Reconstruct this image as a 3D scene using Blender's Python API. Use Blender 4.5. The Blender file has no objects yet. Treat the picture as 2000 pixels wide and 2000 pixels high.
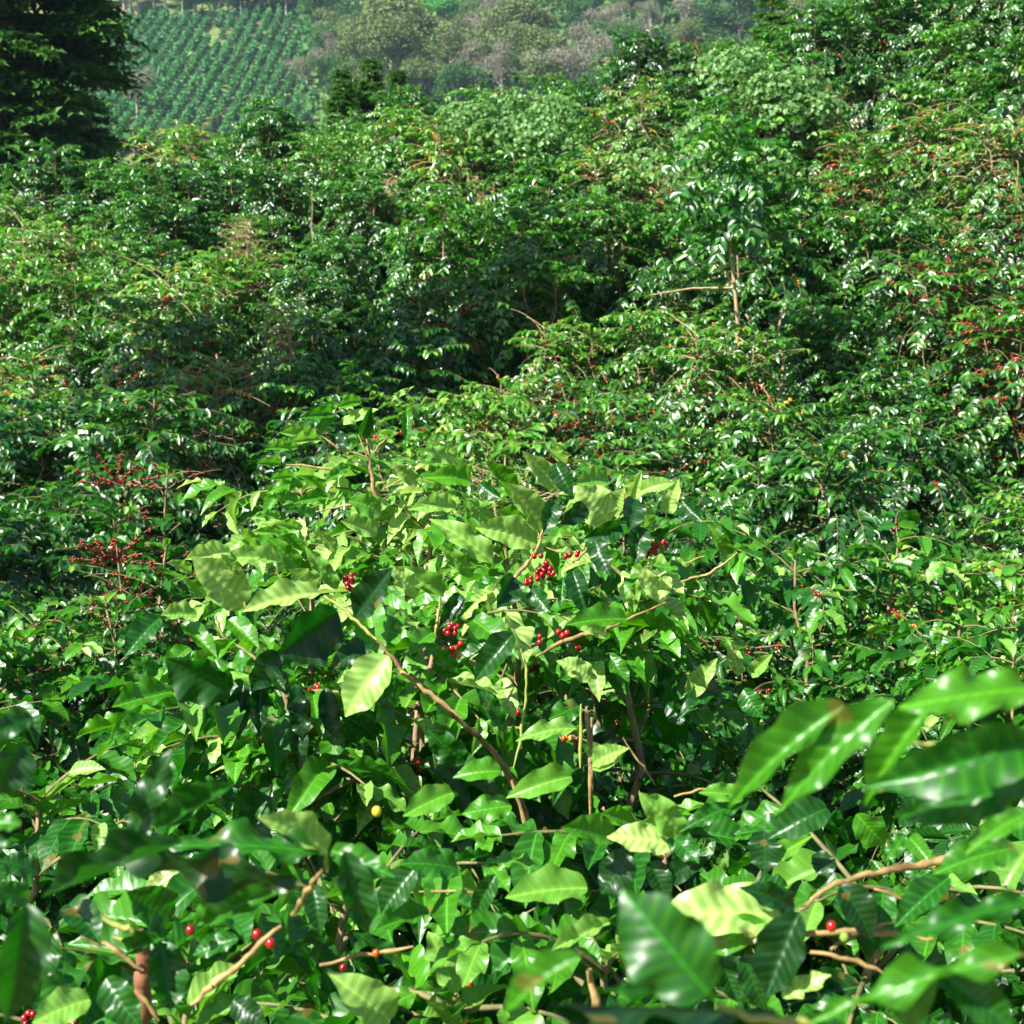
import bpy, math, random
import numpy as np
from mathutils import Vector
R = math.radians
rng = np.random.default_rng(7)
random.seed(7)
scene = bpy.context.scene
COL = scene.collection

# ------------------------------------------------------------------ camera frame
ZC = 1.7
PITCH = R(8.0)
FPX = 2747.0
F = np.array([0, math.cos(PITCH), -math.sin(PITCH)])
U = np.array([0, math.sin(PITCH), math.cos(PITCH)])
RT = np.array([1.0, 0, 0])
CAM = np.array([0, 0, ZC])
def ray(px, py):
    v = F + (px-1000)/FPX*RT + (1000-py)/FPX*U
    return v
def P(px, py, d):
    """world point seen at photo pixel (0..2000), at forward distance d metres"""
    v = ray(px, py)
    return CAM + v*(d/v[1])
def proj(p):
    q = np.asarray(p, float)-CAM
    z = q@F
    return 1000+FPX*(q@RT)/z, 1000-FPX*(q@U)/z, z

# ------------------------------------------------------------------ terrain
XN = np.array([-14, -8, -4, 0, 3.5, 8, 14.])
DN = np.array([-6, 0, 2.5, 5, 9, 13, 18, 22.5, 25.5])
# canopy height relative to the camera
CT = np.array([
 [-.8, -.8, -.8, -.8, -.8, -.8, -.8],
 [-1.0, -1.0, -1.0, -1.0, -1.0, -1.0, -1.0],
 [-1.1, -1.05, -1.0, -.85, -.9, -1.0, -1.0],
 [-1.5, -1.45, -1.4, -1.35, -1.35, -1.3, -1.2],
 [-1.7, -1.5, -1.40, -1.20, -1.25, -1.1, -.8],
 [-1.2, -.75, -.40, -.35, .15, .6, 1.1],
 [-.2, .9, 1.35, 1.7, 2.5, 3.5, 4.3],
 [.8, 2.1, 3.1, 3.6, 4.35, 6.1, 7.6],
 [1.0, 2.4, 3.4, 3.9, 4.6, 6.4, 8.0]])
def smooth_interp(a, n):
    i = np.clip(np.searchsorted(n, a, side='right')-1, 0, len(n)-2)
    t = np.clip((a-n[i])/(n[i+1]-n[i]), 0, 1)
    return i, t
def canopy(x, d):
    x = np.asarray(x, float); d = np.asarray(d, float)
    i, s = smooth_interp(x, XN); j, t = smooth_interp(d, DN)
    c = (CT[j, i]*(1-s)*(1-t) + CT[j, i+1]*s*(1-t) + CT[j+1, i]*(1-s)*t + CT[j+1, i+1]*s*t)
    return c
def vnoise(x, y, s, seed=0):
    x = np.asarray(x, float)/s; y = np.asarray(y, float)/s
    return (np.sin(x*1.3+seed+1.7*np.sin(y*.9+seed*2))+np.sin(y*1.7+seed*3+1.3*np.sin(x*1.1))+np.sin((x+y)*.8+seed))/3
def ground(x, d):
    x = np.asarray(x, float); d = np.asarray(d, float)
    hgt = np.interp(d, [-6, 0, 4, 9, 30], [.7, .75, 1.75, 1.9, 1.95])
    near = ZC + canopy(x, np.minimum(d, 25.5)) - hgt + .06*vnoise(x, d, 2.0)
    xs = np.clip(np.abs(x)-14, 0, None)
    near = near - 0.05*xs
    near = near + np.where(d < -6, (d+6)*-.02, 0)
    # beyond the crest the land falls to a valley and climbs the far slope
    fall = np.interp(d, [25.5, 30, 60, 95], [0, -2.2, -17, -34])
    valley = near + fall
    dq = np.where(d > 400, 400+(d-400)*.08, d)
    far = ZC + 30 + (dq-230)*.44 + 4.5*vnoise(x, d, 34, 2) + 1.8*vnoise(x, d, 13, 5)
    # the plantation field is smoother
    fx = np.clip((x+20)/22, 0, 1)
    farfield = ZC + 30 + (dq-230)*.44 + .6*vnoise(x, d, 25, 4)
    far = far*fx + farfield*(1-fx)
    t = np.clip((d-80)/20, 0, 1); t = t*t*(3-2*t)
    return np.where(d < 80, valley, valley*(1-t)+np.maximum(far, -31)*t)
def hit(px, py, d0=105, d1=700):
    """first meeting of the ray through a photo pixel with the far slope"""
    ds = np.linspace(d0, d1, 1200)
    v = ray(px, py)
    pts = CAM[None]+v[None]*(ds/v[1])[:, None]
    g = ground(pts[:, 0], ds)
    k = np.nonzero(pts[:, 2] <= g)[0]
    if len(k) == 0: return None
    p = pts[k[0]].copy(); p[2] = g[k[0]]
    return p

# ------------------------------------------------------------------ node helpers
def newmat(name):
    m = bpy.data.materials.new(name); m.use_nodes = True
    nt = m.node_tree; nt.nodes.clear()
    out = nt.nodes.new('ShaderNodeOutputMaterial')
    return m, nt, out
def N(nt, t, **kw):
    n = nt.nodes.new(t)
    for k, v in kw.items():
        if k.startswith('i_'): n.inputs[k[2:].replace('_', ' ')].default_value = v
        else: setattr(n, k, v)
    return n
def math_(nt, op, a, b=None, clamp=False):
    n = nt.nodes.new('ShaderNodeMath'); n.operation = op; n.use_clamp = clamp
    for k, v in enumerate((a, b)):
        if v is None: continue
        if hasattr(v, 'is_output') or isinstance(v, bpy.types.NodeSocket): nt.links.new(v, n.inputs[k])
        else: n.inputs[k].default_value = v
    return n.outputs[0]
def mixc(nt, f, a, b):
    n = nt.nodes.new('ShaderNodeMix'); n.data_type = 'RGBA'
    for s, v in ((n.inputs[0], f), (n.inputs[6], a), (n.inputs[7], b)):
        if isinstance(v, bpy.types.NodeSocket): nt.links.new(v, s)
        else: s.default_value = v if not isinstance(v, tuple) else (*v, 1)
    return n.outputs[2]
def ramp(nt, fac, stops):
    n = nt.nodes.new('ShaderNodeValToRGB')
    el = n.color_ramp.elements
    while len(el) < len(stops): el.new(.5)
    for e, (p, c) in zip(el, stops): e.position = p; e.color = (*c, 1)
    nt.links.new(fac, n.inputs[0])
    return n.outputs[0]

def leaf_material(name, stops, tstops, rough=.33, trans=.35, detail=True, spec=.5, blotch=.3, objvar=.16):
    m, nt, out = newmat(name)
    at = N(nt, 'ShaderNodeAttribute', attribute_name='tone')
    oi = N(nt, 'ShaderNodeObjectInfo')
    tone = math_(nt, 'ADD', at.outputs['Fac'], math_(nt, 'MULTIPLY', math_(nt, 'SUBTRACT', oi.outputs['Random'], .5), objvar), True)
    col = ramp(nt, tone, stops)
    tcol = ramp(nt, tone, tstops)
    tex = N(nt, 'ShaderNodeTexCoord')
    nz = N(nt, 'ShaderNodeTexNoise'); nz.inputs['Scale'].default_value = 45 if detail else 12
    nt.links.new(tex.outputs['Object'], nz.inputs['Vector'])
    dark = mixc(nt, math_(nt, 'MULTIPLY', nz.outputs['Fac'], blotch), col, (0.012, .035, .006))
    bs = N(nt, 'ShaderNodeBsdfPrincipled')
    bs.inputs['Roughness'].default_value = rough
    bs.inputs['Specular IOR Level'].default_value = spec
    base = dark
    if detail:
        uv = N(nt, 'ShaderNodeUVMap', uv_map='UVMap')
        sp = N(nt, 'ShaderNodeSeparateXYZ'); nt.links.new(uv.outputs[0], sp.inputs[0])
        av = math_(nt, 'ABSOLUTE', math_(nt, 'SUBTRACT', sp.outputs[1], .5))   # 0 at the midrib, .5 at the edge
        ph = math_(nt, 'SUBTRACT', math_(nt, 'MULTIPLY', sp.outputs[0], 8.5), math_(nt, 'MULTIPLY', av, 2.8))
        w = math_(nt, 'ABSOLUTE', math_(nt, 'SUBTRACT', math_(nt, 'FRACT', ph), .5))   # .5 at vein
        vein = math_(nt, 'MULTIPLY', math_(nt, 'GREATER_THAN', w, .46), .28)
        mid = math_(nt, 'LESS_THAN', av, .022)
        vv = math_(nt, 'MAXIMUM', math_(nt, 'MULTIPLY', mid, .5), vein)
        rib = math_(nt, 'ADD', .5, math_(nt, 'MULTIPLY', math_(nt, 'COSINE', math_(nt, 'MULTIPLY', ph, 6.2832)), .5))
        rib = math_(nt, 'MULTIPLY', math_(nt, 'POWER', rib, 1.6), math_(nt, 'ADD', .12, math_(nt, 'MULTIPLY', tone, .62)))
        dark = mixc(nt, math_(nt, 'MULTIPLY', rib, math_(nt, 'MULTIPLY', av, 9, True)), dark, (.045, .19, .012))  # rib pigment plus corrugation shading, both put into the colour
        base = mixc(nt, vv, dark, tcol)
        # worn brown spots on some leaves
        n2 = N(nt, 'ShaderNodeTexNoise'); n2.inputs['Scale'].default_value = 17
        nt.links.new(tex.outputs['Object'], n2.inputs['Vector'])
        sp2 = math_(nt, 'MULTIPLY', math_(nt, 'GREATER_THAN', n2.outputs['Fac'], .69), .7)
        base = mixc(nt, sp2, base, (.14, .10, .02))
        bump = N(nt, 'ShaderNodeBump'); bump.inputs['Strength'].default_value = .3; bump.inputs['Distance'].default_value = .0016
        hgt = math_(nt, 'MULTIPLY', math_(nt, 'COSINE', math_(nt, 'MULTIPLY', ph, 6.2832)), math_(nt, 'MULTIPLY', math_(nt, 'MULTIPLY', av, 8, True), -.5))
        hgt = math_(nt, 'ADD', hgt, math_(nt, 'MULTIPLY', nz.outputs['Fac'], .8))
        nt.links.new(hgt, bump.inputs['Height']); nt.links.new(bump.outputs[0], bs.inputs['Normal'])
    nt.links.new(base, bs.inputs['Base Color'])
    tr = N(nt, 'ShaderNodeBsdfTranslucent'); nt.links.new(tcol, tr.inputs['Color'])
    mx = N(nt, 'ShaderNodeMixShader'); mx.inputs[0].default_value = trans
    nt.links.new(bs.outputs[0], mx.inputs[1]); nt.links.new(tr.outputs[0], mx.inputs[2])
    nt.links.new(mx.outputs[0], out.inputs['Surface'])
    return m
def simple_material(name, c1, c2, scale=8, rough=.8, bump=.4, use_tone=None, spec=.3, stretch=(1, 1, 1)):
    m, nt, out = newmat(name)
    tex = N(nt, 'ShaderNodeTexCoord'); mp = N(nt, 'ShaderNodeMapping'); mp.inputs['Scale'].default_value = stretch
    nt.links.new(tex.outputs['Object'], mp.inputs[0])
    nz = N(nt, 'ShaderNodeTexNoise'); nz.inputs['Scale'].default_value = scale; nz.inputs['Detail'].default_value = 6
    nt.links.new(mp.outputs[0], nz.inputs['Vector'])
    if use_tone:
        at = N(nt, 'ShaderNodeAttribute', attribute_name='tone')
        col = ramp(nt, at.outputs['Fac'], use_tone)
    else:
        f = math_(nt, 'MULTIPLY', math_(nt, 'SUBTRACT', nz.outputs['Fac'], .3), 2.5, True)
        col = mixc(nt, f, c1, c2)
    bs = N(nt, 'ShaderNodeBsdfPrincipled'); bs.inputs['Roughness'].default_value = rough; bs.inputs['Specular IOR Level'].default_value = spec
    nt.links.new(col, bs.inputs['Base Color'])
    if bump:
        b = N(nt, 'ShaderNodeBump'); b.inputs['Strength'].default_value = bump; b.inputs['Distance'].default_value = .01
        nt.links.new(nz.outputs['Fac'], b.inputs['Height']); nt.links.new(b.outputs[0], bs.inputs['Normal'])
    nt.links.new(bs.outputs[0], out.inputs['Surface'])
    return m

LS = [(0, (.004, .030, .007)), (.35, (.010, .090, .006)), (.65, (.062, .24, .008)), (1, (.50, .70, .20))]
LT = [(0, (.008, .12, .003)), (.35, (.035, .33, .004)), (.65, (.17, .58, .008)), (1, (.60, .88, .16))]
M = {}
M['leaf'] = leaf_material('coffee_leaf', LS, LT, rough=.37, trans=.27, spec=.5)
M['leaf_far'] = leaf_material('coffee_leaf_distant', [(0, (.004, .030, .007)), (.30, (.012, .095, .006)), (.60, (.065, .25, .009)), (1, (.26, .46, .05))], LT, rough=.36, trans=.22, detail=False, spec=.95)
M['vine'] = leaf_material('vine_leaf', [(0, (.06, .17, .03)), (1, (.17, .35, .09))], [(0, (.10, .32, .05)), (1, (.25, .5, .12))], rough=.5, trans=.35, detail=False)
M['shrubtwig'] = simple_material('mossy_twig', (.07, .075, .025), (.20, .17, .07), 40, .7, .3)
M['bark'] = simple_material('coffee_bark', (.17, .105, .055), (.38, .27, .16), 30, .8, .5)
M['twig'] = simple_material('coffee_twig', (.12, .075, .028), (.40, .28, .11), 40, .6, .3)
M['greentwig'] = simple_material('young_twig', (.20, .26, .05), (.36, .36, .09), 40, .5, .2)
M['redbark'] = simple_material('peeling_bark', (.13, .05, .025), (.34, .17, .09), 25, .9, .9, stretch=(1, 1, .15))
M['drytwig'] = simple_material('dry_twig', (.26, .17, .08), (.46, .36, .20), 30, .8, .3)
M['cherry'] = simple_material('coffee_cherry', (0, 0, 0), (1, 1, 1), 60, .22, 0, use_tone=[(0, (.17, .003, .004)), (.55, (.38, .012, .008)), (.75, (.60, .13, .015)), (.88, (.55, .40, .03)), (1, (.16, .30, .03))], spec=.6)
M['ochre'] = simple_material('yellow_cherry', (0, 0, 0), (1, 1, 1), 60, .25, 0, use_tone=[(0, (.60, .42, .03)), (1, (.65, .50, .05))], spec=.5)
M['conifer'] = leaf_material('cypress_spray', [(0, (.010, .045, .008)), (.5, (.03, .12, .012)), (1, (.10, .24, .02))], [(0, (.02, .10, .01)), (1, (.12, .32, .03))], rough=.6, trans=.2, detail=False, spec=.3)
M['grey'] = simple_material('grey_tree_bark', (.20, .18, .15), (.42, .39, .34), 3, .9, .5)
def crown_mat(name, a, b, trans=.18):
    return leaf_material(name, [(0, a), (1, b)], [(0, tuple(min(1, k*1.6) for k in a)), (1, tuple(min(1, k*1.5) for k in b))], rough=.65, trans=trans, detail=False, spec=.25, objvar=.5)
M['c_green'] = crown_mat('crown_green', (.025, .09, .022), (.09, .22, .045))
M['c_olive'] = crown_mat('crown_olive', (.075, .12, .03), (.19, .25, .075))
M['c_grey'] = crown_mat('crown_greybrown', (.15, .145, .10), (.29, .28, .20))
M['c_lime'] = crown_mat('crown_lime', (.05, .24, .04), (.12, .42, .07))
M['c_dark'] = crown_mat('crown_dark', (.014, .05, .018), (.04, .11, .03))
M['c_row'] = crown_mat('row_foliage', (.03, .14, .04), (.10, .32, .08))
M['grass'] = leaf_material('grass_blade', [(0, (.08, .17, .02)), (.6, (.16, .26, .04)), (1, (.40, .33, .14))], [(0, (.12, .3, .03)), (1, (.45, .42, .15))], rough=.6, trans=.3, detail=False)

# ------------------------------------------------------------------ mesh helpers
def make_mesh(name, verts, quads, mat, tone=None, uv=None, tris=None, smooth=True):
    me = bpy.data.meshes.new(name)
    verts = np.asarray(verts, np.float32)
    nq = 0 if quads is None else len(quads); ntr = 0 if tris is None else len(tris)
    me.vertices.add(len(verts)); me.vertices.foreach_set('co', verts.ravel())
    li = []
    if nq: li.append(np.asarray(quads, np.int32).ravel())
    if ntr: li.append(np.asarray(tris, np.int32).ravel())
    li = np.concatenate(li)
    me.loops.add(len(li)); me.loops.foreach_set('vertex_index', li)
    me.polygons.add(nq+ntr)
    st = np.concatenate([np.arange(nq)*4, nq*4+np.arange(ntr)*3]).astype(np.int32)
    me.polygons.foreach_set('loop_start', st)
    if smooth: me.polygons.foreach_set('use_smooth', np.ones(nq+ntr, bool))
    if uv is not None:
        l = me.uv_layers.new(name='UVMap'); l.data.foreach_set('uv', np.asarray(uv, np.float32)[li].ravel())
    if tone is not None:
        a = me.attributes.new('tone', 'FLOAT', 'POINT'); a.data.foreach_set('value', np.asarray(tone, np.float32))
    me.update(calc_edges=True)
    me.materials.append(mat)
    return me
def link(name, me, parent=None, **props):
    o = bpy.data.objects.new(name, me); COL.objects.link(o)
    if parent is not None: o.parent = parent
    for k, v in props.items(): o[k] = v
    return o
def empty(name, loc, label, cat, group=None, rotz=0):
    o = bpy.data.objects.new(name, None); COL.objects.link(o); o.location = loc; o.rotation_euler = (0, 0, rotz)
    o.empty_display_size = .2
    o['label'] = label; o['category'] = cat
    if group: o['group'] = group
    return o
def nrm(a):
    return a/np.maximum(np.linalg.norm(a, axis=-1, keepdims=True), 1e-9)

def leaf_template(nu, nv, seed, droop=.25, fold=.18, wave=.05, corr=.015):
    r = np.random.default_rng(seed)
    u = np.linspace(0, 1, nu+1); v = np.linspace(-1, 1, nv+1)
    uu, vv = np.meshgrid(u, v, indexing='ij')
    k = (uu**.62)*((1-uu)**.72)
    k = k/k.max()
    k = k*(1-.45*np.clip((uu-.80)/.16, 0, 1)*(1-np.clip((uu-.96)/.04, 0, 1)*.2))
    ed = 1+.03*np.sin(uu*2*np.pi*4.3+r.uniform(0, 6)+(vv > 0)*1.7)
    y = k*vv*.5*ed
    z = fold*np.abs(y)*1.3 - droop*uu**2*.9 + wave*np.sin(uu*2*np.pi*(2.6)+r.uniform(0, 6)+np.sign(vv)*1.2)*vv**2*k
    if nu >= 16: z = z + (.0095 if nu > 30 else .005)*np.cos(2*np.pi*(uu*8.5-np.abs(vv)*k*1.4))*np.minimum(1, np.abs(vv)*3)*k
    x = uu*(1-.10*droop*uu)
    y = y + .05*np.sin(uu*2.5+r.uniform(0, 6))*uu
    co = np.stack([x, y, z], -1).reshape(-1, 3)
    uv = np.stack([uu, .5+.5*vv*np.maximum(k, .05)], -1).reshape(-1, 2)
    W = nv+1
    i = np.arange(nu)[:, None]*W+np.arange(nv)[None]
    q = np.stack([i, i+W, i+W+1, i+1], -1).reshape(-1, 4)
    return co, uv, q
TPL = {}
for lod, (nu, nv) in {'hero': (48, 8), 'hi': (22, 8), 'mid': (8, 4), 'lo': (4, 2), 'tiny': (2, 2)}.items():
    TPL[lod] = [leaf_template(nu, nv, 10*s+3, droop=dd, fold=ff, wave=ww)
                for s, (dd, ff, ww) in enumerate([(.15, .25, .05), (.35, .15, .07), (.55, .3, .05), (.02, .35, .08), (.25, .05, .10)])]

class Leaves:
    def __init__(s): s.p = []; s.x = []; s.n = []; s.l = []; s.w = []; s.t = []
    def add(s, p, x, n, l, w, t):
        s.p.append(p); s.x.append(x); s.n.append(n); s.l.append(l); s.w.append(w); s.t.append(t)
    def mesh(s, name, lod, mat, r=rng, keep=None):
        p = np.array(s.p); X = nrm(np.array(s.x)); Nn = np.array(s.n); l = np.array(s.l); w = np.array(s.w); t = np.array(s.t)
        Y = nrm(np.cross(Nn, X)); Z = np.cross(X, Y)
        vs = []; qs = []; uvs = []; ts = []; off = 0
        kind = r.integers(0, len(TPL[lod]), len(p))
        for k, (co, uv, q) in enumerate(TPL[lod]):
            m = np.nonzero(kind == k)[0]
            if not len(m): continue
            V = (p[m, None]+l[m, None, None]*(co[None, :, 0:1]*X[m, None]+co[None, :, 2:3]*Z[m, None])
                 + (w[m]*1.0)[:, None, None]*co[None, :, 1:2]*Y[m, None])
            vs.append(V.reshape(-1, 3)); nvt = len(co)
            qs.append((q[None]+(np.arange(len(m))*nvt)[:, None, None]+off).reshape(-1, 4))
            uvs.append(np.tile(uv, (len(m), 1))); ts.append(np.repeat(t[m], nvt)); off += nvt*len(m)
        return make_mesh(name, np.concatenate(vs), np.concatenate(qs), mat, np.concatenate(ts), np.concatenate(uvs))

class Tubes:
    def __init__(s): s.v = []; s.q = []; s.n = 0
    def add(s, pts, r0, r1, sides=5, wob=0):
        pts = np.asarray(pts, float); n = len(pts)
        d = np.gradient(pts, axis=0); d = nrm(d)
        ref = np.array([0, 0, 1.]) if abs(d[0][2]) < .8 else np.array([1., 0, 0])
        a = nrm(np.cross(d, ref)); b = np.cross(d, a)
        rad = np.linspace(r0, r1, n)
        if wob: rad = rad*(1+wob*rng.uniform(-1, 1, n))
        ang = np.arange(sides)/sides*2*np.pi
        V = pts[:, None]+rad[:, None, None]*(np.cos(ang)[None, :, None]*a[:, None]+np.sin(ang)[None, :, None]*b[:, None])
        s.v.append(V.reshape(-1, 3))
        i = np.arange(n-1)[:, None]*sides; j = np.arange(sides)[None]; j2 = (j+1) % sides
        s.q.append((np.stack([i+j, i+j2, i+sides+j2, i+sides+j], -1).reshape(-1, 4))+s.n)
        s.n += n*sides
    def mesh(s, name, mat): return make_mesh(name, np.concatenate(s.v), np.concatenate(s.q), mat)

def uvsphere(nl, nr):
    v = [(0, 0, 1)]; f = []; t = []
    for i in range(1, nr):
        for j in range(nl):
            th = math.pi*i/nr; ph = 2*math.pi*j/nl
            v.append((math.sin(th)*math.cos(ph), math.sin(th)*math.sin(ph), math.cos(th)*1.12))
    v.append((0, 0, -1))
    for j in range(nl):
        t.append((0, 1+j, 1+(j+1) % nl)); b = 1+(nr-2)*nl
        t.append((len(v)-1, b+(j+1) % nl, b+j))
    for i in range(nr-2):
        for j in range(nl):
            a = 1+i*nl
            f.append((a+j, a+nl+j, a+nl+(j+1) % nl, a+(j+1) % nl))
    return np.array(v), np.array(f).reshape(-1, 4), np.array(t)
SPH = {'hi': uvsphere(12, 8), 'lo': uvsphere(5, 4)}
def berries_mesh(name, pos, rad, tone, lod, mat):
    v, f, t = SPH[lod]; n = len(pos); pos = np.array(pos); rad = np.array(rad)
    V = (pos[:, None]+rad[:, None, None]*v[None]).reshape(-1, 3); o = (np.arange(n)*len(v))[:, None, None]
    return make_mesh(name, V, (f[None]+o).reshape(-1, 4), mat, np.repeat(np.array(tone), len(v)), None, (t[None]+o).reshape(-1, 3))

# ------------------------------------------------------------------ coffee shrub
def gen_shrub(r, nodegap=.055, tipt=.16, H=1.9, Rr=.9, nst=4, lod='lo', fruit=.15, leafy=1.0, bare=0.0, step=.075, llen=(.10, .145), tonebase=.22, fruit_tone=(0, .6)):
    L = Leaves(); st = Tubes(); tw = Tubes(); bp = []; br = []; bt = []
    sides = 7 if lod == 'hi' else 4; ts = 5 if lod == 'hi' else 3
    for s in range(nst):
        a = 2*math.pi*s/nst+r.uniform(-.5, .5); off = (Rr*.38*r.uniform(.5, 1.1)) if nst > 1 else .04
        h = H*r.uniform(.78, .95) if s else H*.93
        n = 9; tt = np.linspace(0, 1, n)
        wob = r.uniform(-.04, .04, (n, 3)); wob[0] = 0; wob[:, 2] = 0
        pts = np.stack([math.cos(a)*off*tt**.8, math.sin(a)*off*tt**.8, h*tt], -1)+wob
        st.add(pts, .022, .005, sides)
        def sp(t): return np.array([np.interp(t, tt, pts[:, k]) for k in range(3)])
        z = .14*H; rot = r.uniform(0, 6)
        while z < h:
            t = z/h
            prof = np.interp(t, [0, .15, .45, .75, .92, 1], [.6, .85, 1, .92, .68, .34])
            for k in range(2):
                if r.random() > leafy+.15: continue
                az = rot+k*math.pi+r.uniform(-.5, .5)
                Ll = Rr*prof*r.uniform(.65, 1.12)*(.80 if nst > 1 else 1)
                p0 = sp(t); rise = r.uniform(.15, .55)*(1+.8*(t > .8)); sag = r.uniform(.5, 1.05)*(1-.4*(t > .8))
                nn = 7; ss = np.linspace(0, 1, nn)
                curve = r.uniform(-.35, .35)
                dx = np.stack([np.cos(az+curve*ss), np.sin(az+curve*ss)], -1)
                q = p0+np.concatenate([dx*(ss*Ll)[:, None], ((rise*ss-sag*ss**2)*Ll)[:, None]], 1)
                tw.add(q, .0055, .002, ts)
                isbare = r.random() < bare
                hasfr = r.random() < fruit
                nodes = max(2, int(Ll/nodegap)); s0 = r.uniform(.15, .42) if t < .85 else .1
                ftone = r.uniform(*fruit_tone)
                for m in range(nodes+1):
                    sm = m/nodes
                    pm = np.array([np.interp(sm, ss, q[:, c]) for c in range(3)])
                    dm = np.array([np.interp(min(1, sm+.08), ss, q[:, c]) for c in range(3)])-np.array([np.interp(max(0, sm-.08), ss, q[:, c]) for c in range(3)])
                    dm = dm/max(1e-6, np.linalg.norm(dm))
                    if hasfr and .15 < sm < .7 and r.random() < .6:
                        for _ in range(r.integers(4, 10)):
                            dv = r.normal(size=3); dv /= np.linalg.norm(dv)
                            bp.append(pm+dv*.013); br.append(r.uniform(.0046, .0060)*{'hi': 1, 'mid': 1.1, 'lo': 1.6}[lod]); bt.append(np.clip(ftone+r.normal()*.18, 0, 1))
                    if sm < s0 or isbare: continue
                    side = np.cross(dm, [0, 0, 1.]); side /= max(1e-6, np.linalg.norm(side)); up = np.cross(side, dm)
                    for sg in (-1, 1):
                        if r.random() > .93*min(1, leafy): continue
                        fw = r.uniform(.45, 1.0) if sm < .95 else 1.6
                        X = side*sg+dm*fw+up*r.uniform(-.30, .30)+np.array([0, 0, -r.uniform(.0, .75)])
                        Nn = up+side*sg*r.uniform(-.5, .35)+r.normal(size=3)*.22
                        ll = r.uniform(*llen)*(1-.35*(sm > .9))*(1 if r.random() > .12 else .6)
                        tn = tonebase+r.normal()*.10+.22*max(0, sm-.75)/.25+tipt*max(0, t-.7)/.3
                        if r.random() < .07: tn += .35
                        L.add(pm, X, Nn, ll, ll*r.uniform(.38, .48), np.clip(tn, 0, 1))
                if r.random() < .30 and Ll > .3 and not isbare:
                    # short side twig
                    i = r.integers(2, 5); q0 = q[i]; a2 = az+r.choice([-1, 1])*r.uniform(.6, 1.1); l2 = Ll*r.uniform(.3, .5)
                    q2 = np.stack([q0+np.array([math.cos(a2)*l2*s_, math.sin(a2)*l2*s_, (.2*s_-.4*s_*s_)*l2]) for s_ in (0, .5, 1)])
                    tw.add(q2, .003, .0015, 3)
                    for s_ in np.arange(.3, 1.01, .055/l2):
                        pm = q0+np.array([math.cos(a2)*l2*s_, math.sin(a2)*l2*s_, (.2*s_-.4*s_*s_)*l2])
                        dm = np.array([math.cos(a2), math.sin(a2), -.2]); side = np.array([-math.sin(a2), math.cos(a2), 0])
                        for sg in (-1, 1):
                            ll = r.uniform(*llen)*.85
                            L.add(pm, side*sg+dm*r.uniform(.5, 1)+np.array([0, 0, -r.uniform(0, .4)]), np.array([0, 0, 1.])+r.normal(size=3)*.3, ll, ll*.42, np.clip(tonebase+.1+r.normal()*.08, 0, 1))
            z += step*r.uniform(.8, 1.2); rot += math.pi/2+r.uniform(-.3, .3)
        tip = pts[-1]
        for k in range(5):
            az = r.uniform(0, 6.28); e = r.uniform(.3, 1.3)
            X = np.array([math.cos(az), math.sin(az), e])
            ll = r.uniform(.07, .11); L.add(tip-np.array([0, 0, .015*k]), X, np.array([-math.cos(az)*e, -math.sin(az)*e, 1.])+r.normal(size=3)*.2, ll, ll*.4, np.clip(tonebase+.35+r.normal()*.1, 0, 1))
    return L, st, tw, (bp, br, bt)

def shrub_parts(root, r, lod, tag, loff=None, yellow=False, twigmat='shrubtwig', **kw):
    L, st, tw, (bp, br, bt) = gen_shrub(r, lod=lod, **kw)
    if loff is not None: L = loff(L)
    lm = M['leaf'] if lod in ('hi', 'mid') else M['leaf_far']
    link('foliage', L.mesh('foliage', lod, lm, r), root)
    link('stem', st.mesh('stem', M['bark']), root)
    link('twigs', tw.mesh('twigs', M[twigmat]), root).name = 'branchwork'
    if len(bp): link('fruit', berries_mesh('fruit', bp, br, bt, 'hi' if lod == 'hi' else 'lo', M['ochre'] if yellow else M['cherry']), root, kind='stuff')
    return L

def copy_tree(src):
    r = src.copy(); COL.objects.link(r)
    for ch in src.children:
        c = ch.copy(); COL.objects.link(c); c.parent = r
    return r
ORD = ['first', 'second', 'third', 'fourth', 'fifth', 'sixth', 'seventh', 'eighth', 'ninth', 'tenth', 'eleventh', 'twelfth', 'thirteenth', 'fourteenth', 'fifteenth', 'sixteenth', 'seventeenth', 'eighteenth', 'nineteenth', 'twentieth']
ORD += ['twenty-'+o for o in ORD[:9]]+['thirtieth']+['thirty-'+o for o in ORD[:9]]

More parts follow.
